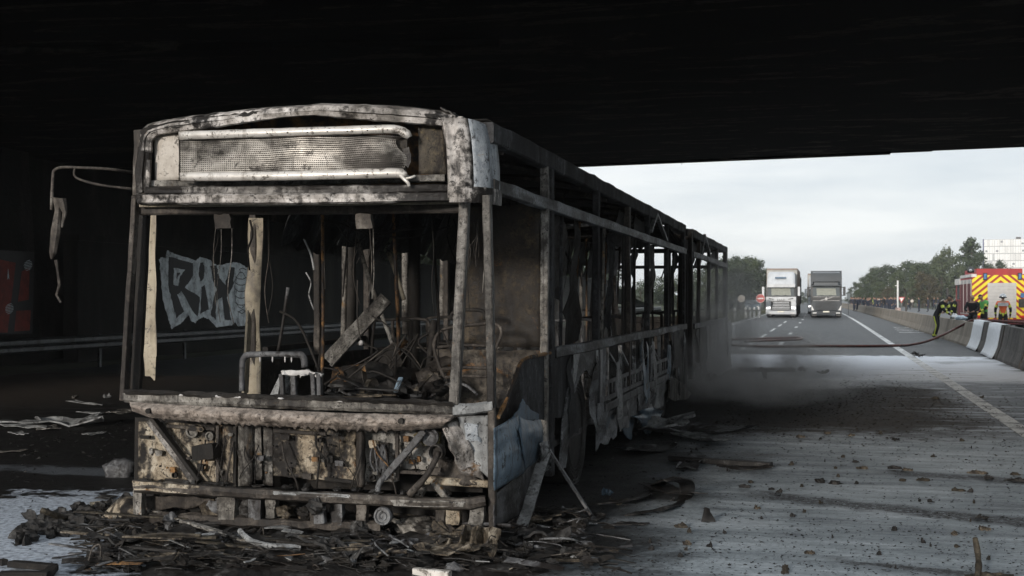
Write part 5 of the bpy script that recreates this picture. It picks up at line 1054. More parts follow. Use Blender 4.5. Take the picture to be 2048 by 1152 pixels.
wc2 = V((LX + .2, 10.62, .47)); m = MB(); m.lathe(wc2, (-1,0,0), [(.30,-.14),(.45,-.14),(.475,0),(.45,.14),(.33,.14)], 24); m.build('wheel', CHAR, bus)
for yy in (16.9, 24.5):
    for xx, ax in ((BX - .2, 1), (LX + .2, -1)): m = MB(); m.lathe((xx, yy, .45), (ax,0,0), [(.1,-.14),(.45,-.14),(.47,0),(.45,.14),(.3,.14),(.15,.05)], 24); m.build('wheel', CHAR, bus)
# truss bay with slotted strip
for px, py0, py1 in ((1214,688,800),(1240,690,780),(1268,675,765),(1283,672,760),(1318,668,748)): m = MB(); m.beam(Sd(px,py0,-.03), Sd(px,py1,-.03), .03, .04, (1,0,0), 8, .006); m.build('flank_stud', ASH, bus)
for a, b in (((1216,705),(1240,745)), ((1272,745),(1302,690)), ((1302,690),(1320,730)), ((1240,700),(1262,745))): m = MB(); m.beam(Sd(*a,-.035), Sd(*b,-.035), .03, .035, (1,0,0), 6, .006); m.build('flank_brace', ASH, bus)
ya, yb = wy(1212), wy(1338); z0s, z1s = .60, .80; m = MB(); n = 22; P = []
m.box((BX-.03, ya, z0s), (BX-.015, yb, z0s+.045)); m.box((BX-.03, ya, z1s-.04), (BX-.015, yb, z1s))
for k in range(n + 1): yy = ya + (yb-ya)*k/n; m.box((BX-.0295, yy-.035, z0s+.046), (BX-.0155, yy+.035, z1s-.041))
sl_ = m.build('slotted_strip', DARKG, bus); sl_['kind'] = 'stuff'
rail(BX - .03, ya, yb, .50, .58, 'skirt_rail', DARKG, 24, .02); rail(BX - .6, Y1 + .2, YE, .38, .5, 'chassis_beam', CHAR, 20); rail(LX + .6, Y1 + .2, YE, .38, .5, 'chassis_beam', CHAR, 20)
fgrid((1268,790),(1338,752),(1345,800),(1275,845), -.04, 'hanging_insulation', ASH, conv=Sd, amp=.05, rag=.03, nu=14, nv=10)
fgrid((1268,830),(1325,810),(1318,868),(1285,862), .02, 'melted_skirt', BLUEP, conv=Sd, amp=.12, sc=6, rag=.06, nu=12, nv=12)
fpoly([(1340,757),(1352,756),(1366,768),(1384,788),(1372,799),(1350,803),(1338,795)], .0, .02, 'axle_bracket', TAN_G, conv=Sd, jag=2); m = MB(); m.lathe(Sd(1359,778,.004), (1,0,0), [(.10,-.01),(.10,.004)], 16); m.build('bracket_hole', CHAR, bus)
flank([(1210,805),(1262,795),(1270,840),(1262,880),(1236,850),(1213,870)], 'skirt_sheet', BLUEP, -.06)
# joint bellows remains and trailing half
for yy in (YJ + .05, (YJ+YK)/2, YK - .05):
    m = MB(); m.tube([V((BX-.1,yy,.35)), V((BX-.08,yy,2.3)), V((BX-.3,yy,2.62)), V((-3.3,yy,2.7)), V((LX+.3,yy,2.62)), V((LX+.08,yy,2.3)), V((LX+.1,yy,.35))], .05, 8); m.build('joint_hoop', CHAR, bus)
flank([(1342,662),(1372,654),(1374,780),(1358,770),(1350,735),(1344,745)], 'rear_arch_panel', DARK); flank([(1393,660),(1418,640),(1420,745),(1404,760),(1398,700)], 'trailing_flank_panel', DARK)
flank([(1412,652),(1440,645),(1462,640),(1465,742),(1440,752),(1415,745)], 'trailing_flank_panel', ASH, -.01)
m = MB(); m.beam((BX-.05, YE, .4), (BX-.05, YE, 2.7), .1); m.beam((LX+.05, YE, .4), (LX+.05, YE, 2.7), .1); m.beam((BX, YE, 2.66), (LX, YE, 2.66), .1); m.beam((BX, YE, 2.3), (LX, YE, 2.3), .07); m.beam((BX, YE, 1.1), (LX, YE, 1.1), .08); m.build('tail_frame', DARK, bus)
m = MB(); m.quad((BX, YE+.03, .35), (LX, YE+.03, .35), (LX, YE+.03, 1.2), (BX, YE+.03, 1.2), 8, 6, .05, rag=.05); m.build('tail_panel', DARK, bus)
# ---- far side wall
for yy in (9.55, 10.9, 12.2, 13.6, 15.0, 16.6, YJ, YK, 22, 24, 26): post(LX + .03, yy, .4, 2.66, 'side_pillar', random.choice((DARK, DARK, TAN_G)), .1)
m = MB(); m.quad((LX, 9.7, .3), (LX, YJ, .3), (LX, YJ, 1.0), (LX, 9.7, 1.0), 24, 6, .06, rag=.04); m.build('flank_panel', DARK, bus); m = MB(); m.quad((LX, YK, .3), (LX, YE, .3), (LX, YE, 1.0), (LX, YK, 1.0), 18, 6, .06, rag=.04); m.build('flank_panel', DARK, bus)
m = MB(); m.quad((LX+.02, 9.7, 2.32), (LX+.02, YJ, 2.32), (LX+.02, YJ, 2.64), (LX+.02, 9.7, 2.64), 24, 4, .04, rag=.03); m.build('roof_side_panel', CHAR, bus)
# ---- roof, floor
for y0, y1 in ((7.75, YJ), (YK, YE)):
    P = []
    for i in range(25):
        yy = y0 + (y1-y0)*i/24; P.append([V((LX + .06 + (BX-LX-.12)*j/12, yy, 2.735 + .085*math.sin(math.pi*j/12) + n3((yy*.7, j*.5, 0), 1)*.03)) for j in range(13)])
    m = MB(); m.sheet(P, .012); m.build('roof_sheet', CHAR, bus, smooth=True)
    for k in range(int((y1-y0)/1.4)):
        yy = y0 + .5 + k*1.4; m = MB(); m.tube([V((LX+.08,yy,2.6)), V((-4.0,yy,2.70)), V((-3.3,yy,2.73)), V((-2.6,yy,2.70)), V((BX-.08,yy,2.6))], .028, 6); m.build('roof_bow', DARK, bus)
m = MB(); P = [[V((LX+.05+(BX-LX-.1)*j/14, 7.9+(YJ-7.9)*i/30, .40 + abs(n3((i*.8, j*.6, 0), 1))*.10)) for j in range(15)] for i in range(31)]; m.sheet(P, -.05); m.build('floor', DEB, bus); m = MB(); m.box((LX+.08, YK, .36), (BX-.08, YE, .42)); m.build('floor', CHAR, bus)
m = MB(); m.quad((-2.45,8.0,.42), (-2.45,9.3,.42), (-2.45,9.3,.78), (-2.45,8.0,.78), 6, 4, .04); m.build('driver_platform', DARK, bus)
# ---- interior: partition, seat frames, rails, fallen profiles
m = MB(); m.quad((BX-.06,9.34,1.22), (-2.74,9.34,1.22), (-2.74,9.34,2.32), (BX-.06,9.34,2.32), 14, 16, .05, rag=.02); m.build('driver_partition', burnt('partition_dark_rust', [(.25,(.008,.007,.006)),(.5,(.028,.022,.016)),(.75,(.085,.065,.042))], soot=.48, soft=.08, sc=3, rust=(.09,.045,.018), rust_a=.6), bus, smooth=True)
m = MB(); m.quad((BX-.06,9.33,.45), (-2.95,9.33,.45), (-2.95,9.33,1.20), (BX-.06,9.33,1.20), 14, 12, .05, rag=.03); m.build('driver_partition', PART, bus, smooth=True)
def I(px, py, Y): return onY(px, py, Y)
seat = ftube([I(905,790,8.9), I(880,735,8.9), I(868,690,8.9), I(885,660,8.9), I(940,650,8.9), I(990,648,8.9), I(1003,665,8.9), I(990,700,8.9)], .013, 'driver_seat_frame', DARK)
for y_ in (690, 735, 752): ftube([I(875,y_+4,8.9), I(930,y_,8.9), I(990,y_+2,8.9)], .012, 'seat_frame_bar', DARK, seat, sm=False)
ftube([I(900,640,8.95), I(905,625,8.95), I(930,620,8.95), I(965,622,8.95), I(968,640,8.95)], .012, 'headrest_frame', CHAR, seat)
ftube([I(955,790,8.6), I(930,770,8.6), I(895,768,8.6), I(860,795,8.6)], .010, 'seat_spring', DARKG, seat)
fgrid((1002,650),(1095,650),(1095,700),(1002,720), 1.75, 'scorched_board', RUST, amp=.03) if False else None
m = MB(); m.beam(I(655,722,10.2), I(772,596,10.4), .13, .03, (0,1,0), 12, .01); m.beam(I(662,732,10.18), I(778,606,10.38), .03, .05, (0,1,0), 12, .008); m.build('fallen_channel', TAN_G, bus)
def pole(a, b, Y, r, nm, mt, Y2=None): return ftube([I(*a, Y), I((a[0]+b[0])/2 + random.uniform(-2,2), (a[1]+b[1])/2, (Y + (Y2 or Y))/2), I(*b, Y2 or Y)], r, nm, mt)
pole((717,488), (752,600), 11, .022, 'fallen_handrail', TAN_G); pole((752,600), (803,732), 11, .022, 'fallen_handrail', TAN_G); pole((777,505), (808,600), 11.5, .022, 'fallen_handrail', BEIGE)
pole((645,430), (644,792), 9.2, .014, 'handrail_pole', RUST); pole((690,440), (686,690), 12.0, .03, 'handrail_pole', TAN_G); pole((812,430), (811,668), 13.5, .04, 'handrail_pole', TAN_G); pole((886,500), (882,640), 15, .04, 'handrail_pole', TAN_G); pole((576,575), (556,705), 9.0, .014, 'handrail_pole', DARKG); pole((830,430), (826,760), 12.5, .07, 'inner_column', CHAR); pole((700,430), (700,680), 12.3, .06, 'inner_column', CHAR); pole((905,470), (905,640), 15.2, .08, 'inner_column', CHAR)
pole((785,716), (812,680), 11, .03, 'fallen_brace', RUST); pole((848,800), (868,640), 9.5, .03, 'fallen_brace', CHAR)
m = MB(); m.beam(I(530,700,10), I(790,668,13), .05, .05, (0,0,1), 10, .01); m.build('inner_rail', CHAR, bus)
m = MB(); m.quad(I(660,795,10.0), I(728,795,10.1), I(738,728,10.1), I(668,732,10.0), 8, 8, .05, rag=.03); m.build('scorched_box', RUST, bus)
m = MB(); m.quad(I(740,795,10.3), I(820,795,10.3), I(790,690,10.6), I(755,712,10.5), 8, 8, .1, rag=.05); m.build('collapsed_seat', CHAR, bus)
for k in range(22):
    m = MB(); px = random.uniform(640, 900); q = I(px, random.uniform(770, 800), random.uniform(8.4, 10.5)); m.blob(q, (random.uniform(.04,.16), random.uniform(.05,.15), random.uniform(.02,.07)), .7, 2.2, 9, 6); m.build('charred_lump', random.choice((CHAR, DEB, DEB, DARKG)), bus)
for k in range(9):
    a = I(random.uniform(680, 860), random.uniform(780, 798), 8.2); b = a + V((random.uniform(-.4,.4), random.uniform(-.1,.3), random.uniform(-.03,.10))); m = MB(); m.beam(a, b, .035, .012, seg=5, jit=.015); m.build('charred_slat', random.choice((DEB, DARKG, BLUEP, DEBT)), bus)
# dashboard tube hoop and ticket-machine stool
ftube([F(484,782,.25), F(484,735,.25), F(488,716,.25), F(505,709,.25), F(590,709,.25), F(606,713,.25), F(610,735,.25)], .022, 'dashboard_hoop', DARKG)
m = MB()
for px in (520, 545, 570, 583): m.lathe(F(px, 716, .25), (0,0,-1), [(.006,-.02),(.005,.015),(.001,.03)], 6)
m.build('foam_drips', DRIP, bus)
m = MB(); 
st2 = fgrid((560,742),(642,744),(638,752),(564,750), .28, 'ticket_stand', DRIP, amp=.03, rag=.02, th=.03); st2['label'] = 'short open stand with foam-crusted top behind the windscreen sill'
for px in (566, 590, 628, 640): m = MB(); m.beam(F(px,790,.3), F(px-2,748,.3), .03, .04, (0,1,0), 5, .006); m.build('stand_leg', DARKG, st2)
fgrid((568,750),(592,750),(590,788),(566,788), .36, 'stand_panel', ASH, st2, amp=.03); fpoly([(563,745),(556,788),(540,790),(556,757)], .3, .01, 'stand_gusset', ASH, st2)
# hanging wires
for k in range(26):
    px = random.choice((440, 470, 540, 600, 640, 716, 740, 860, 925, 940, 950, 955, 960)) + random.uniform(-10, 10); y0 = random.uniform(428, 445); ln = random.uniform(40, 220); Yd = random.uniform(7.9, 9.0)
    ftube([I(px, y0, Yd), I(px + random.uniform(-8, 8), y0 + ln*.35, Yd), I(px + random.uniform(-10, 10), y0 + ln*.7, Yd), I(px + random.uniform(-6, 6), y0 + ln, Yd)], random.uniform(.002, .0045), 'hanging_wire', random.choice((CHAR, DARK, TAN_G)), n=5)
ftube([I(608,478,9), I(622,510,9), I(628,540,9)], .008, 'hanging_wire', ASH); ftube([I(612,545,9), I(622,565,9), I(618,590,9), I(628,620,9)], .006, 'hanging_wire', ASH); ftube([I(715,560,8.5), I(715,640,8.5), I(722,684,8.5)], .005, 'hanging_wire', DARK); m = MB(); m.blob(I(722,686,8.5), .018, .3); m.build('wire_plug', DRIP, bus)
for k in range(7):
    a = I(random.uniform(640, 700), 440, 8.6); b = I(random.uniform(700, 900), random.uniform(440, 460), 9.5); ftube([a, (a+b)/2 - V((0,0,random.uniform(.05,.2))), b], .006, 'ceiling_cable', CHAR, n=5)
# ---- far mirror arm
ftube([F(268,345,.3), I(215,338,7.75), I(150,335,7.7), I(122,335,7.7), I(110,340,7.7), I(106,352,7.7), I(103,420,7.7)], .011, 'mirror_arm', DARK); ftube([I(150,336,7.7), I(152,355,7.7), I(200,370,7.7), I(268,378,7.8)], .009, 'mirror_stay', DARK)
m = MB(); m.tube([I(118,396,7.7), I(116,420,7.7), I(112,460,7.7), I(106,505,7.7), I(103,518,7.7)], lambda u: .030 * (1 - u)**.5 + .006, 8, jit=.8); m.build('melted_mirror', DARK, bus)
m = MB(); m.tube([I(122,400,7.7), I(130,425,7.7), I(124,455,7.7)], lambda u: .028 * (1 - u) + .006, 7, jit=.7); m.build('melted_mirror', DARK, bus)
m = MB(); m.tube([I(112,520,7.7), I(116,545,7.7), I(119,570,7.7), I(113,590,7.7), I(122,605,7.7)], .009, 6, jit=.9); m.build('melted_mirror', DARK, bus)
# ---- blue body panel torn open at the front wing
def blue(px, py, out): return onX(px, py, BX + out)
fgrid((989,858),(1036,826),(1050,945),(989,982), .03, 'torn_body_panel', BLUEP, conv=Sd, amp=.015, sc=3, rag=.004, nu=14, nv=18, fn=lambda u, v: .05 * math.sin(math.pi * v) * u)
fgrid((1036,826),(1084,838),(1088,900),(1050,945), .03, 'torn_body_panel', BLUEP, conv=Sd, amp=.03, sc=4, rag=.012, nu=12, nv=16, fn=lambda u, v: .05 * math.sin(math.pi * v) - .05 * u)
fpoly([(1028,832),(1040,815),(1046,798),(1051,808),(1066,822),(1078,828),(1076,840),(1040,838)], .03, .006, 'torn_body_panel', BLUEP, conv=Sd, jag=1.5)
fgrid((988,990),(1076,915),(1066,1015),(988,1056), .005, 'torn_body_panel', DARKG, conv=Sd, amp=.025, rag=.005, nu=14, nv=14)
m = MB(); m.beam(onX(1092,890,BX+.05), onG(1182,1030,.03), .06, .02, (1,0,0), 14, .012); m.build('fallen_trim', DARKG, bus); m = MB(); m.beam(onX(1092,900,BX+.05), onG(1040,1066,.02), .08, .02, (0,1,0), 14, .012); m.build('fallen_trim', ASH, bus)
fgrid((1078,890),(1100,880),(1104,935),(1088,945), .08, 'torn_bracket', ASH, conv=Sd, amp=.06, rag=.03)

# ---- small fittings left on the scorched bulkhead
rnd = random.Random(51)
for k in range(34):
    px, py = rnd.uniform(285, 880), rnd.uniform(862, 958); wpx, hpx = rnd.uniform(3, 11), rnd.uniform(2, 8)
    fpoly([(px-wpx, py-hpx), (px+wpx, py-hpx*.8), (px+wpx*.9, py+hpx), (px-wpx*.8, py+hpx*.9)], rnd.uniform(.05, .10), .03, 'bulkhead_fitting', rnd.choice((CHAR, DARK, DARKG, TAN, TAN_G, RUST)), jag=.8)
for k in range(40):
    m = MB(); m.lathe(F(rnd.uniform(285, 880), rnd.uniform(858, 960), .09), (0,-1,0), [(.007,-.01),(.007,.006),(.003,.009)], 6); m.build('bolt', rnd.choice((CHAR, DARK, RUST)), bus)
for k in range(16):
    px, py = rnd.uniform(300, 860), rnd.uniform(862, 900); ln = rnd.uniform(40, 110); dx_ = rnd.uniform(-40, 40)
    ftube([F(px, py, .06), F(px + dx_*.3 + rnd.uniform(-6, 6), py + ln*.4, .02), F(px + dx_*.8, py + ln*.75, .02), F(px + dx_, min(1000, py + ln), .05)], rnd.uniform(.003, .008), 'burnt_cable', rnd.choice((CHAR, CHAR, DARK, RUST)), n=5)
for (a, b), mt in (((( 335,852),(430,858)), DARK), (((548,862),(652,868)), DARK), (((331,960),(474,970)), CHAR), (((650,958),(735,966)), CHAR), (((800,943),(890,947)), DARK), (((436,852),(436,968)), DARK), (((470,852),(470,970)), CHAR), (((795,866),(795,960)), DARK)):
    m = MB(); m.beam(F(*a, .085), F(*b, .085), .022, .02, (0,1,0), 8, .008); m.build('bulkhead_rib', mt, bus)
for px, py, r_ in ((420, 872, .03), (385, 862, .045), (640, 880, .018), (580, 940, .02), (745, 955, .02), (856, 935, .018), (350, 950, .02), (690, 930, .012)):
    m = MB(); m.lathe(F(px, py, .10), (0,-1,0), [(r_,-.01),(r_,.012),(r_*.7,.014),(r_*.7,-.005)], 16); m.build('port_ring', rnd.choice((DARK, TAN_G, CHAR)), bus)
for k in range(14):
    px = rnd.uniform(290, 960); m = MB(); m.blob(F(px, 1000 + (px-270)*.03 + rnd.uniform(10, 50), rnd.uniform(.0, .2)), (rnd.uniform(.03,.09), rnd.uniform(.03,.08), rnd.uniform(.03,.07)), .8, 2.4, 10, 7); m.build('burnt_lump', rnd.choice((DEB, CHAR, DARKG, DEBT)), bus)
fbeam((636,990),(640,1046), .07, .06, -.02, 'towing_jaw', DARKG, seg=6, jit=.02, up=(0,1,0)); m = MB(); m.blob(F(632,1012,-.06), (.06,.05,.05), .5, 2); m.build('towing_jaw', DEB, bus)

# ---- what is left of the saloon: seat frames, stanchions, cove panels, hanging trim
rnd = random.Random(61)
def seat_frame(x, y, face):
    s_ = -1 if face else 1; pts = [V((x-.2, y, .45)), V((x-.2, y, .85)), V((x-.2, y + s_*.08, 1.3)), V((x-.15, y + s_*.09, 1.38)), V((x+.15, y + s_*.09, 1.38)), V((x+.2, y + s_*.08, 1.3)), V((x+.2, y, .85)), V((x+.2, y, .45))]
    q = ftube(pts, .016, 'seat_frame', rnd.choice((DARK, CHAR, DARKG)), n=6)
    m = MB(); m.quad((x-.2, y, .84), (x+.2, y, .84), (x+.2, y - s_*.42, .80), (x-.2, y - s_*.42, .80), 4, 4, .05, rag=.03); m.build('seat_pan', CHAR, q)
    ftube([V((x-.18, y + s_*.05, 1.1)), V((x+.18, y + s_*.05, 1.08))], .010, 'back_bar', DARK, q, n=5, sm=False)
for yy in (11.9, 12.7, 13.5, 14.3, 15.4, 18.0, 18.8, 21.2, 22.1, 23, 25.2):
    seat_frame(BX - .42, yy, rnd.random() < .5); seat_frame(LX + .42, yy + rnd.uniform(-.2, .2), rnd.random() < .5)
for yy in (11.3, 12.4, 13.9, 15.2, 16.8, 18.3, 21, 22.6, 24.4):
    for xx in (-2.75, -3.9): m = MB(); m.tube([V((xx, yy, .42)), V((xx + rnd.uniform(-.04,.04), yy, 1.4)), V((xx + rnd.uniform(-.1,.1), yy + rnd.uniform(-.1,.1), 2.62))], .018, 7, jit=.3); m.build('stanchion', rnd.choice((DARK, CHAR, RUST)), bus)
for y0, y1 in ((9.8, YJ - .1), (YK + .1, YE - .2)):
    n_ = int((y1 - y0) / 1.3)
    for k in range(n_):
        a, b = y0 + (y1 - y0) * k / n_, y0 + (y1 - y0) * (k + .93) / n_; z_ = rnd.uniform(1.9, 2.12)
        m = MB(); m.quad((LX + .14, a, z_ + rnd.uniform(-.05,.05)), (LX + .14, b, z_), (LX + .34, b, 2.62), (LX + .34, a, 2.62), 6, 5, .06, rag=.06); m.build('cove_panel', rnd.choice((CHAR, SIDE, DARK)), bus)
        if rnd.random() < .45: m = MB(); m.quad((BX - .30, a, 2.2), (BX - .30, b, 2.25), (BX - .2, b, 2.6), (BX - .2, a, 2.6), 6, 5, .05, rag=.06); m.build('cove_panel', CHAR, bus)
for k in range(34):
    xx, yy = rnd.uniform(LX + .3, BX - .2), rnd.uniform(9.6, 19); ln = rnd.uniform(.3, 1.0); ftube([V((xx, yy, 2.6)), V((xx + rnd.uniform(-.08,.08), yy + .05, 2.6 - ln*.5)), V((xx + rnd.uniform(-.1,.1), yy + rnd.uniform(-.1,.1), 2.6 - ln))], rnd.uniform(.004,.01), 'hanging_wire', CHAR, n=5)
for k in range(9):
    a = V((rnd.uniform(LX+.3, BX-.3), rnd.uniform(10.5, 18), .5)); b = a + V((rnd.uniform(-.8,.8), rnd.uniform(-.8,.8), rnd.uniform(.6, 1.5))); m = MB(); m.beam(a, b, .06, .02, seg=6, jit=.01); m.build('fallen_trim', rnd.choice((DARK, CHAR, DARKG, TAN_G)), bus)
for k in range(14):                                                       # window channels and split studs between the pillars
    yy = rnd.uniform(Y1 + 2, YJ); z0_ = rnd.choice((1.2, 1.2, .6)); post(BX - .05, yy, z0_, 2.3 if z0_ > 1 else 1.15, 'window_channel', rnd.choice((SIDE, CHAR, DARK)), .03, rnd.uniform(-.03,.03), 10, .025, .006)
# lower flank sheets between the wheel and the joint
for a, b, z0_, z1_, mt in ((11.75, 12.9, .15, .58, RAILM), (12.95, 14.2, .2, .56, DARKG), (14.3, 15.9, .12, .55, RAILM), (17.6, 19.2, .2, 1.1, SIDE)):
    m = MB(); m.quad((BX - .05, a, z0_), (BX - .05, b, z0_ + .04), (BX - .04, b, z1_), (BX - .04, a, z1_), 10, 6, .06, rag=.06); m.build('skirt_sheet', mt, bus)
m = MB(); m.quad((BX - .12, 11.8, .62), (BX - .12, 16.2, .62), (BX - .12, 16.2, 1.12), (BX - .12, 11.8, 1.12), 22, 5, .05, rag=.03); m.build('inner_lining', CHAR, bus)
# tangle behind the windscreen
for k in range(22):
    a = I(rnd.uniform(620, 905), rnd.uniform(735, 800), rnd.uniform(8.3, 10)); b = a + V((rnd.uniform(-.35,.35), rnd.uniform(-.2,.3), rnd.uniform(-.05,.4))); c_ = b + V((rnd.uniform(-.2,.2), 0, rnd.uniform(-.3,.2))); ftube([a, b, c_], rnd.uniform(.004,.014), 'burnt_tube', rnd.choice((CHAR, CHAR, CHAR, DARK)), n=5)
for k in range(12):
    px, py = rnd.uniform(600, 900), rnd.uniform(740, 796); Yd = rnd.uniform(8.4, 9.8); m = MB(); m.quad(I(px, py, Yd), I(px + rnd.uniform(15, 50), py + rnd.uniform(-10, 6), Yd + .1), I(px + rnd.uniform(15, 45), py - rnd.uniform(10, 40), Yd + .2), I(px - 5, py - rnd.uniform(10, 35), Yd + .1), 6, 6, .08, rag=.04); m.build('charred_sheet', rnd.choice((CHAR, DEB, DARK)), bus)

# ragged burnt linings still hanging in the window bays
for a, b, z0_, z1_ in ((9.6, 10.9, 1.5, 2.28), (11.0, 11.5, 1.22, 2.28), (13.0, 13.5, 1.22, 2.25), (14.7, 15.0, 1.22, 2.2), (16.3, 16.8, 1.22, 2.25), (18.6, 19.3, 1.22, 2.25)):
    m = MB(); m.quad((BX - .22, a, z0_), (BX - .22, b, z0_ + rnd.uniform(-.1,.2)), (BX - .14, b, z1_), (BX - .14, a, z1_), 8, 12, .09, rag=.16); m.build('hanging_lining', rnd.choice((CHAR, SIDE, DARK)), bus)
for k in range(10):
    yy = rnd.uniform(9.8, 19); m = MB(); m.quad((BX - .01, yy, rnd.uniform(.3,.6)), (BX, yy + rnd.uniform(.08,.3), rnd.uniform(.3,.6)), (BX - .005, yy + rnd.uniform(.1,.25), rnd.uniform(.9,1.14)), (BX - .012, yy, rnd.uniform(.9,1.14)), 5, 8, .04, rag=.06); m.build('peeling_skin', rnd.choice((ASH, RAILM, BLUEP, SIDE)), bus)
# ================================================================== debris
def ground_shard(px, py, sx, sy, hz, mat, name, label, cat='debris', group=None, rot=None, curl=.3):
    q = onG(px, py); m = MB(); a = random.uniform(0, 3.14) if rot is None else rot; ux, uy = V((math.cos(a), math.sin(a), 0)), V((-math.sin(a), math.cos(a), 0)); o_ = random.uniform(0, 99); P = []
    for i in range(8):
        row = []
        for j in range(6):
            u, v = i/7 - .5, j/5 - .5; k = 1 + n3((u*3, v*3, 0), 1, o_) * .5
            row.append(q + ux*u*sx*k + uy*v*sy*k + V((0,0, .006 + hz * abs(n3((u*2.2, v*2.2, 0), 1, o_ + 4)) + curl * hz * (u*u*4))))
        P.append(row)
    m.sheet(P, max(.006, hz*.12)); o = m.build(name, mat, org=q); return tag(o, label, cat, group)
def lying(a, b, w_, h_, mat, name, label, cat, group=None, seg=10, jit=.015, z0=.03, z1=.03):
    m = MB(); m.beam(onG(*a, z0), onG(*b, z1), w_, h_, (0,0,1), seg, jit); return tag(m.build(name, mat, org=onG(*a)), label, cat, group)
# flakes scattered in the slush
FL = 'charred flakes scattered over the slush'
spots = [(1640,965,.20,.10),(1662,968,.16,.08),(1800,962,.16,.08),(1790,938,.2,.07),(1725,938,.18,.05),(1815,941,.15,.06),(1848,962,.15,.08),(1955,948,.24,.08),(1975,957,.16,.06),(2035,962,.22,.07),(1915,982,.14,.08),(1945,985,.08,.05),(1486,975,.15,.06),(1504,966,.10,.06),(1545,980,.12,.05),(1555,985,.07,.05),(1618,1108,.10,.05),(1515,1018,.10,.05),(1365,1055,.12,.08),(1580,930,.06,.04),(1707,925,.10,.04),(1712,968,.08,.04),(1685,915,.06,.04),(1760,868,.09,.05),(1920,882,.10,.05),(1790,880,.09,.05),(1962,795,.14,.10),(1870,798,.16,.05),(1375,1090,.08,.05),(1965,1060,.13,.06),(1905,1070,.09,.05),(2030,950,.1,.05),(1968,1037,.12,.05),(1600,875,.15,.05),(1655,868,.08,.05),(1700,872,.1,.04)]
def clod(px, py, a, b, mat):
    q = onG(px, py); m = MB(); k = random.uniform(.8, 1.1)
    for i in range(3): m.blob(q + V((random.uniform(-.4,.4)*a, random.uniform(-.3,.3)*a*.4, .006)), (a*.38*random.uniform(.6,1.2), b*.6*random.uniform(.6,1.2), .016*random.uniform(.6,1.6)), .9, 2.6, 9, 6)
    tag(m.build('debris_clod', mat, org=q), 'charred brown clod lying in the grey slush on the road', 'debris', FL)
for px, py, a, b in spots: clod(px, py, a * random.uniform(.4, .9), b * random.uniform(.4, .8), random.choice((FLAKE, DEB, DEBT)))
rnd = random.Random(21)
for k in range(44):
    px, py = rnd.uniform(1250, 2040), 820 + 330 * rnd.random() ** .8
    s_ = rnd.uniform(.012, .04); clod(px, py, s_, s_ * rnd.uniform(.4, .8), random.choice((FLAKE, DEB, DEB)))
# crumbs too small to count
def crumbs(n, fpos, rs, mat, name, label):
    m = MB()
    for k in range(n):
        q = fpos(); r_ = random.uniform(*rs); vs = [q + V((random.uniform(-1,1)*r_, random.uniform(-1,1)*r_, random.uniform(0,.7)*r_)) for _ in range(4)]; m.add(vs, [(0,1,2),(0,2,3),(0,3,1),(1,3,2)])
    o = m.build(name, mat, kind='stuff'); o['label'] = label; return o
crumbs(5200, lambda: onG(random.uniform(1150, 2048), 815 + 337 * random.random(), 0), (.004, .016), DEB, 'ash_crumbs', 'fine black ash crumbs spread through the slush')
crumbs(6500, lambda: V((random.gauss(.1, 1.5), random.gauss(19.5, 3.0), 0)), (.006, .028), FLAKE, 'scorched_mud', 'crumbly brown scorched mud across the lane')
crumbs(2500, lambda: V((random.uniform(-9, -1.2), random.uniform(6.3, 16), 0)), (.006, .035), DEB, 'ash_crumbs', 'loose black ash around the burnt bus')
# single pieces on the right-hand lane
q = onG(1957, 1160); m = MB(); m.tube(smooth_path([q + V((-.01,0,0)), q + V((.0,0,.06)), onD(1956,1110,7.25), onD(1950,1076,7.25)], 5), lambda u: .022 - .008*u, 8, jit=.5); m.blob(q + V((.06,.0,.01)), (.12,.08,.035), .6, 2.2); tag(m.build('charred_branch', FLAKE, org=q), 'charred upright stick with rusty clump at its foot in the slush', 'stick')
lying((1340, 915), (1542, 931), .09, .05, DEB, 'burnt_beam', 'long black burnt beam lying flat beside the bus wheel', 'beam'); ground_shard(1490, 940, .45, .12, .06, DEB, 'debris_sheet', 'black ragged strip under the burnt beam', 'debris', rot=.2)
lying((1478, 740), (1590, 741), .22, .12, DARKG, 'fallen_plank', 'dark plank lying on the foam near the bus tail', 'plank'); 
q = onG(1527, 757); m = MB(); m.prism([q + V((0,0,0)), onD(1519,734,25), onD(1523,733,25), onD(1535,740,25), q + V((.06,0,0))], (0,.02,0)); tag(m.build('metal_shard', DEBT, org=q), 'upright brown triangular shard standing at the edge of the foam', 'shard')
for px, py in ((1831,711),(1840,714.5),(1604,744),(1645,749)): ground_shard(px, py, .22, .16, .12, DEB, 'black_lump', 'small black lump lying on the white foam', group='black lumps on the foam')
hp = smooth_path([onG(1185,1010,.02), onG(1262,1000,.05), onX(1305,975,onG(1330,1020).x - .25), onX(1340,960,onG(1340,1020).x), onX(1366,962,onG(1350,1020).x), onX(1370,985,onG(1352,1020).x), onX(1358,1008,onG(1345,1022).x), onG(1320,1020,.03), onG(1262,1028,.02)], 6)
m = MB(); P = [[p + V((-.04,-.05,0)), p + V((.02,.03,.012)), p + V((.06,.10,.0))] for p in hp]; m.sheet(P, .012); tag(m.build('tyre_tread_loop', DEB, org=onG(1320,1020)), 'curled black strip of burnt tyre tread standing on edge', 'tyre strip')
q = onG(1418, 1045); m = MB(); m.quad(q + V((-.05,0,0)), q + V((.05,.02,0)), q + V((.0,.05,.08)), q + V((-.02,.02,.10)), 6, 8, .06, rag=.03); tag(m.build('melted_scrap', DEB, org=q), 'twisted melted black scrap standing alone on the slush', 'scrap'); m = MB(); m.blob(q + V((.05,-.02,.015)), (.03,.03,.015), .4); o_ = m.build('white_tip', DRIP); bpy.data.objects.remove(o_)
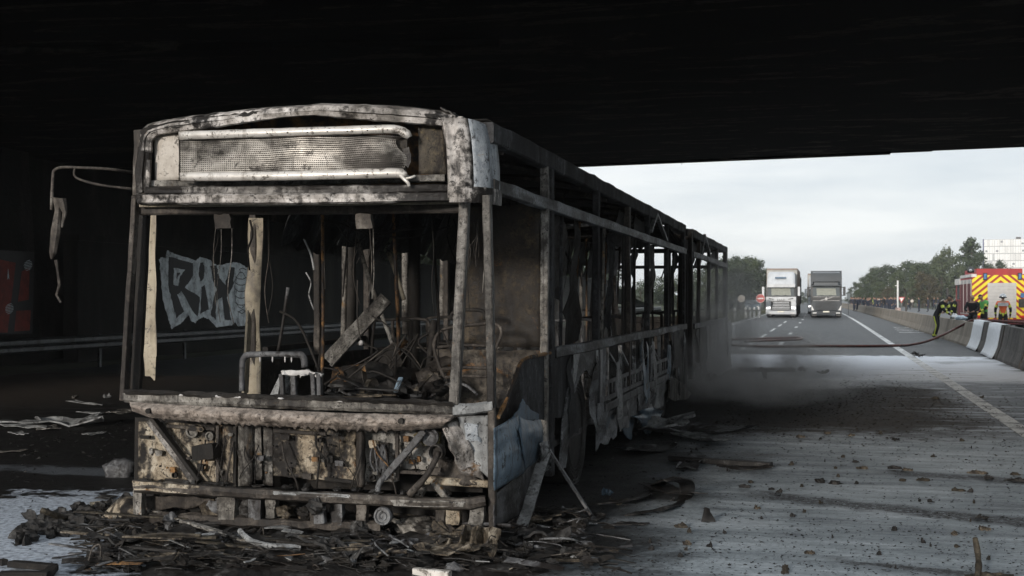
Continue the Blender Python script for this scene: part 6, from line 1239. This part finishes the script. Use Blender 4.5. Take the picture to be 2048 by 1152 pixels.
for px, py, a, b, h, mt, lb_ in ((1300,862,.9,.5,.25,ASH,'tall crumpled ash-grey sheet heaped below the bus flank'),(1350,868,.9,.45,.16,DARKG,'dark grey buckled sheet next to the tall ash-grey heap'),(1400,880,.8,.3,.08,ASH,'flat pale sheet lying outermost beside the bus flank'),(1460,862,.9,.15,.05,DEB,'long thin black strip reaching from the flank sheets into the slush'),(1300,900,.7,.4,.08,DEB,'black crumpled sheet on the scorched ground behind the front wheel'),(1340,985,.6,.25,.05,DEB,'small black sheet beside the curled tyre tread'),(1380,930,.9,.2,.05,DEB,'narrow black sheet lying along the burnt beam')):
    ground_shard(px, py, a, b, h, mt, 'crumpled_sheet', lb_, group='crumpled sheets beside the bus flank')
for px, py, a, b, h, mt in ((1165,1050,.16,.12,.03,ASH),(1150,1078,.22,.1,.03,DARKG),(1215,995,.10,.06,.08,BLUEP),(1235,1010,.12,.1,.06,DEBT),(1110,1085,.25,.12,.04,DEBT),(1190,1040,.3,.1,.04,DEB),(1270,1050,.2,.06,.02,DEB),(1130,1030,.25,.12,.03,DEB)):
    ground_shard(px, py, a, b, h, mt, 'debris_sheet', 'small torn sheet lying under the torn blue body panel', group='torn sheets under the blue panel')
# debris bank in front of the bus
P = []
for i in range(91):
    row = []
    for j in range(31):
        px = 190 + (1200 - 190) * i / 90; py = 1020 + 140 * j / 30; u = i / 90; v = j / 30
        h = math.sin(math.pi * min(1, u * 1.05)) ** .5 * (math.sin(math.pi * v) ** .7) * .17; q = onG(px, py); e = max(0, noise.fractal(V((q.x * 2.6, q.y * 3.2, 0)), 1.0, 2.1, 5) * .5 + .42); h *= e * 1.5
        row.append(q + V((0, 0, h - .042)))
    P.append(row)
m = MB(); m.sheet(P, -.02); o = m.build('debris_heap', DEB, smooth=True, kind='stuff'); o['label'] = 'black charred debris heaped on the road before the bus front'
m = MB(); rnd = random.Random(31); DM = [DEB, DEBT, DARKG, CHAR, ASH, RUST, FLAKE]
for k in range(1500):
    px = rnd.gauss(560, 330); py = rnd.uniform(1040, 1150)
    if not 150 < px < 1240: continue
    q = onG(px, py, 0); h = .02 + rnd.random() ** 2 * .11 * max(.15, math.sin(math.pi * max(0, min(1, (px - 20) / 1180))))
    a = rnd.gauss(0, .6) + (0 if rnd.random() < .75 else 1.4); ln = rnd.choice((.05,.08,.12,.2,.3)) * rnd.uniform(.7,1.3); ux = V((math.cos(a), math.sin(a) * .7, rnd.uniform(-.12,.12))); wv = V((-math.sin(a), math.cos(a), rnd.uniform(-.5,.5))) * rnd.uniform(.006, .03); c = q + V((0,0,h)); mi = rnd.choices(range(7), (12,1.6,2,9,1.0,.4,.6))[0]; b_ = V((0,0,rnd.uniform(-.008,.012)))
    m.sheet([[c - ux*ln*.5 - wv, c - ux*ln*.5 + wv*rnd.uniform(.3,1)], [c - ux*ln*.1 - wv*rnd.uniform(.5,1.2) + b_, c + wv + b_], [c + ux*ln*.5 - wv*rnd.uniform(.2,1), c + ux*ln*.5 + wv*rnd.uniform(.1,1)]], .005, mi)
o = m.build('charred_scraps', DM, kind='stuff'); o['label'] = 'tangle of small charred scraps covering the debris heap'
SL = 'charred sticks in the debris heap'
for k in range(30):
    px = rnd.uniform(150, 980); py = rnd.uniform(1050, 1145); q = onG(px, py, .0) + V((0,0,rnd.uniform(.05,.14))); a = rnd.gauss(0, .35); ln = rnd.uniform(.25, .9); d = V((math.cos(a), math.sin(a)*.5, rnd.uniform(-.06,.06))); m = MB()
    if k % 3 == 0: m.tube(smooth_path([q - d*ln*.5, q + V((0,0,rnd.uniform(-.02,.04))), q + d*ln*.5 + V((0,0,rnd.uniform(-.03,.02)))], 4), rnd.uniform(.006,.014), 6, jit=.4)
    else: m.beam(q - d*ln*.5, q + d*ln*.5, rnd.uniform(.02,.05), rnd.uniform(.008,.02), seg=8, jit=.02)
    tag(m.build('charred_stick', rnd.choice((DEB, DEB, CHAR, DARKG, DEBT, FLAKE)), org=q), 'thin charred stick lying in the debris heap before the bus', 'stick', SL)
for k in range(26):
    px, py = rnd.uniform(230, 1100), rnd.uniform(1045, 1140); s_ = rnd.uniform(.18, .5)
    o = ground_shard(px, py, s_, s_ * rnd.uniform(.3, .7), rnd.uniform(.06, .16), rnd.choice((DEB, DEB, CHAR, CHAR, DARKG, DEBT)), 'crumpled_scrap', 'crumpled charred sheet scrap half buried in the debris heap', group='crumpled scraps in the debris heap', rot=rnd.uniform(-.5, .5)); o.location.z += rnd.uniform(.02, .07)
m = MB()
for k in range(170):
    px, py = rnd.uniform(180, 1180), rnd.uniform(1030, 1148); q = onG(px, py, 0) + V((0,0,rnd.uniform(.03,.12))); a = rnd.uniform(0, 6.28); r_ = rnd.uniform(.06, .28)
    m.tube(smooth_path([q, q + V((math.cos(a)*r_*.4, math.sin(a)*r_*.3, rnd.uniform(-.02,.07))), q + V((math.cos(a+.8)*r_*.9, math.sin(a+.8)*r_*.6, rnd.uniform(-.03,.05))), q + V((math.cos(a+1.5)*r_*1.2, math.sin(a+1.5)*r_*.7, -.02))], 4), rnd.uniform(.002,.006), 4, mi=rnd.choices((0,1,2), (5,1,1))[0])
o = m.build('burnt_wire_tangle', [CHAR, DARK, DARKG], kind='stuff'); o['label'] = 'tangle of thin burnt wires running through the debris heap'
m = MB()
for k in range(260):
    px, py = rnd.uniform(190, 1180), 1030 + 118 * rnd.random(); m.blob(onG(px, py, 0) + V((0,0,rnd.uniform(.02,.07))), (rnd.uniform(.015,.07), rnd.uniform(.015,.06), rnd.uniform(.01,.035)), .9, 2.6, 8, 6, rnd.choices((0,1,2), (6,2,1))[0])
o = m.build('melted_clods', [CHAR, DEB, DARKG], kind='stuff'); o['label'] = 'melted black clods fused into the debris heap'
# larger recognisable pieces
q = onG(262, 1062); P = []
for i in range(19):
    row = []
    for j in range(13):
        u, v = i/18, j/12; px = 200 + 140*u + 18*v*(1-u); py = 1062 - (1-v)*(8 + 66*math.sin(math.pi*min(1,(u*.9+.12)))**1.3) + 6*u; d = 9.0 - .25*math.sin(math.pi*v)*math.sin(math.pi*u) + n3((u*4,v*4,0),1)*.03
        row.append(onD(px, py, d - .15))
    P.append(row)
m = MB(); m.sheet(P, .012); tag(m.build('bumper_corner_shell', TAN, org=q, smooth=True), 'scorched tan bumper corner shell lying before the front door side', 'bumper piece')
m = MB(); m.tube(smooth_path([onD(345,945,8.75), onD(338,962,8.75), onD(318,985,8.7), onD(300,1005,8.7), onD(268,1025,8.7)], 4), .018, 8, jit=.3); m.lathe(onD(346,945,8.75), (0,-1,0), [(.028,-.012),(.034,0),(.028,.012),(.016,.012),(.016,-.012)], 16); tag(m.build('tow_eye_rod', DARK, org=onG(300,1050)), 'dark rod with a ring eye leaning on the tan bumper shell', 'rod')
m = MB(); m.beam(onD(300,1022,8.7), onD(330,1030,8.5), .04, .03); m.beam(onD(330,1030,8.5), onG(505,1085,.09), .045, .02, seg=8, jit=.01); tag(m.build('bent_trim', TAN_G, org=onG(400,1070)), 'long bent tan trim strip running from the bumper shell into the debris', 'trim')
m = MB(); m.tube(smooth_path([onG(480,1062,.14), onG(500,1080,.12), onG(540,1092,.12), onG(600,1095,.1)], 5), .018, 7, jit=.3); tag(m.build('pale_hose', ASH, org=onG(520,1085)), 'curved pale melted hose lying in the middle of the debris', 'hose')
lying((620, 1076), (722, 1092), .07, .03, ASH, 'alloy_bar', 'flat grey alloy bar lying across the debris heap', 'bar', z0=.1, z1=.1)
lying((828, 1143), (900, 1150), .045, .045, BRIGHT, 'bright_tube', 'short bright metal tube at the edge of the debris', 'tube', jit=.004, z0=.02, z1=.02)
for pts, d, mt, lab in (([(778,1040),(850,1030),(925,1050),(940,1085),(900,1100),(800,1075)], 8.15, TAN_G, 'large crumpled front panel slumped under the bumper beam'), ([(905,1075),(960,1050),(985,1065),(960,1100),(925,1110)], 7.95, TAN, 'curled tan sheet beside the slumped front panel')):
    c = V((sum(a for a, _ in pts)/len(pts), sum(b for _, b in pts)/len(pts), 0)); P = []; o_ = random.uniform(0, 50); ring = resample(pts + [pts[0]], 32)
    for k in range(9):
        f = k / 8; P.append([onD(c.x + (r_.x-c.x)*f, c.y + (r_.y-c.y)*f, d - .22*(1-f*f) + n3((r_.x*.03, f*3, 0), 1.6, o_)*.14) for r_ in ring])
    m = MB(); m.sheet(P, .012); tag(m.build('crumpled_bodywork', mt, org=onG(c.x, 1100), smooth=True), lab, 'bodywork')
P = []
for i in range(11):
    for_ = []
    for j in range(9):
        u, v = i/10, j/8; px = 930 + 70*u - 20*v + n3((u*3, v*3, 1), 1)*8; py = 1050 + 78*v + 8*u + n3((u*3, v*3, 5), 1)*8; for_.append(onD(px, py, 7.55 + .15*math.sin(u*3) + n3((u*4, v*3, 0), 1)*.12))
    P.append(for_)
m = MB(); m.sheet(P, .01); tag(m.build('torn_sheet', DEBT, org=onG(965,1130)), 'torn brown sheet standing crookedly before the bus corner', 'sheet')
# verge side: crust slabs, broken frames, boulder
for px, py, a, b, h in ((10,850,.9,.45,.10),(60,856,.6,.25,.06),(132,852,.8,.5,.16),(95,860,.4,.25,.05),(170,808,.9,.12,.03),(185,828,.5,.2,.03),(235,825,.5,.15,.04),(190,870,.3,.15,.03),(250,828,.35,.15,.05),(215,797,.12,.1,.08),(150,798,.1,.08,.06),(40,870,.3,.15,.03),(20,905,.3,.12,.03)):
    ground_shard(px, py, a, b, h, random.choice((TAN_G, ASH)), 'fallen_crust', 'pale broken slab of fallen crust on the blackened ground beside the bus', group='pale crust slabs beside the bus')
q = onG(243, 952); m = MB(); m.blob(q + V((0,0,.06)), (.16,.14,.10), .4, 1.6, 14, 10); tag(m.build('dark_rock', DARKG, org=q, smooth=True), 'rounded dark lump at the edge of the foam beside the bus', 'lump')
m = MB(); z_ = .03
for a, b in (((22,1128),(108,1136)),((108,1136),(96,1148)),((0,1150),(96,1150)),((0,1126),(12,1124))): m.beam(onG(*a, z_), onG(*b, z_), .06, .035, seg=6, jit=.015)
tag(m.build('burnt_hatch', CHAR, org=onG(60,1140)), 'small black burnt hatch surround lying on the foam', 'hatch')
m = MB(); m.tube(smooth_path([onG(82,1020,.14), onG(95,1025,.12), onG(128,1036,.06), onG(150,1036,.03)], 4), .02, 7, jit=.3); tag(m.build('bent_pipe', FLAKE, org=onG(120,1036)), 'short bent brown pipe sticking up from the foam', 'pipe')
lying((180, 1010), (262, 1002), .07, .04, BEIGE, 'pale_batten', 'pale batten lying on the foam against the bus corner', 'batten', z0=.03, z1=.04)
m = MB(); rnd = random.Random(77)
for k in range(120):
    t = rnd.random(); px = 40 + 220*t; py = 1070 - 50*t + rnd.gauss(0, 11); q = onG(px, py, 0); m.blob(q + V((0,0,.02)), (rnd.uniform(.02,.09), rnd.uniform(.02,.06), rnd.uniform(.015,.06)), .7, 2.4, 7, 5)
o = m.build('char_clods', DEB, kind='stuff'); o['label'] = 'black char clods strewn over the foam beside the bus corner'
# ================================================================== smoke and haze
def smoke(c, r_, dens, seed, label):
    m = MB(); m.blob((0,0,0), 1.0, 0, 1, 24, 16); o = m.build('smoke', None if False else bpy.data.materials.new('smoke_volume'), smooth=True); mt = o.data.materials[0]; mt.use_nodes = True; t = mt.node_tree; t.nodes.clear()
    ou = t.nodes.new('ShaderNodeOutputMaterial'); pv = t.nodes.new('ShaderNodeVolumePrincipled'); pv.inputs['Color'].default_value = (1,1,1,1); pv.inputs['Anisotropy'].default_value = .2
    tc_ = t.nodes.new('ShaderNodeTexCoord'); mp_ = t.nodes.new('ShaderNodeMapping'); mp_.inputs['Scale'].default_value = tuple(x * .9 for x in r_); mp_.inputs['Location'].default_value = (seed, seed*.7, 0)
    n_ = t.nodes.new('ShaderNodeTexNoise'); n_.inputs['Scale'].default_value = 1.7; n_.inputs['Detail'].default_value = 5; n_.inputs['Distortion'].default_value = .8
    ln = t.nodes.new('ShaderNodeVectorMath'); ln.operation = 'LENGTH'; a = t.nodes.new('ShaderNodeMapRange'); a.interpolation_type = 'SMOOTHSTEP'; a.inputs[1].default_value = .25; a.inputs[2].default_value = 1.0; a.inputs[3].default_value = 1; a.inputs[4].default_value = 0
    b = t.nodes.new('ShaderNodeMapRange'); b.interpolation_type = 'SMOOTHSTEP'; b.inputs[1].default_value = .42; b.inputs[2].default_value = .64; b.inputs[3].default_value = .04; mu = t.nodes.new('ShaderNodeMath'); mu.operation = 'MULTIPLY'; mv = t.nodes.new('ShaderNodeMath'); mv.operation = 'MULTIPLY'; mv.inputs[1].default_value = dens
    K = t.links.new; K(tc_.outputs['Object'], mp_.inputs[0]); K(mp_.outputs[0], n_.inputs['Vector']); K(tc_.outputs['Object'], ln.inputs[0]); K(ln.outputs['Value'], a.inputs[0]); K(n_.outputs[0], b.inputs[0]); K(a.outputs[0], mu.inputs[0]); K(b.outputs[0], mu.inputs[1]); K(mu.outputs[0], mv.inputs[0]); K(mv.outputs[0], pv.inputs['Density']); K(pv.outputs[0], ou.inputs['Volume'])
    o.location = c; o.scale = r_; o['kind'] = 'stuff'; o['label'] = label; return o
smoke((-1.0, 20.6, .45), (1.95, 3.6, .8), 1.15, 3.0, 'grey smoke drifting low over the scorched lane beside the bus')
smoke((-1.75, 24.0, 1.05), (.9, 5.0, 1.75), .7, 9.0, 'thin smoke rising along the tail of the bus')
smoke((-3.3, 15.5, 1.2), (1.1, 5.5, .9), .26, 15.0, 'thin smoke hanging inside the bus shell')
hz = MB(); hz.box((-2600, -500, -1.6), (2600, 3600, 45)); o = hz.build('haze', bpy.data.materials.new('haze_air'), kind='stuff'); mt = o.data.materials[0]; mt.use_nodes = True; t = mt.node_tree; t.nodes.clear()
ou = t.nodes.new('ShaderNodeOutputMaterial'); pv = t.nodes.new('ShaderNodeVolumePrincipled'); pv.inputs['Color'].default_value = (.93,.96,1,1); pv.inputs['Density'].default_value = .0003; t.links.new(pv.outputs[0], ou.inputs['Volume']); o['label'] = 'thin pale morning haze over the whole motorway'
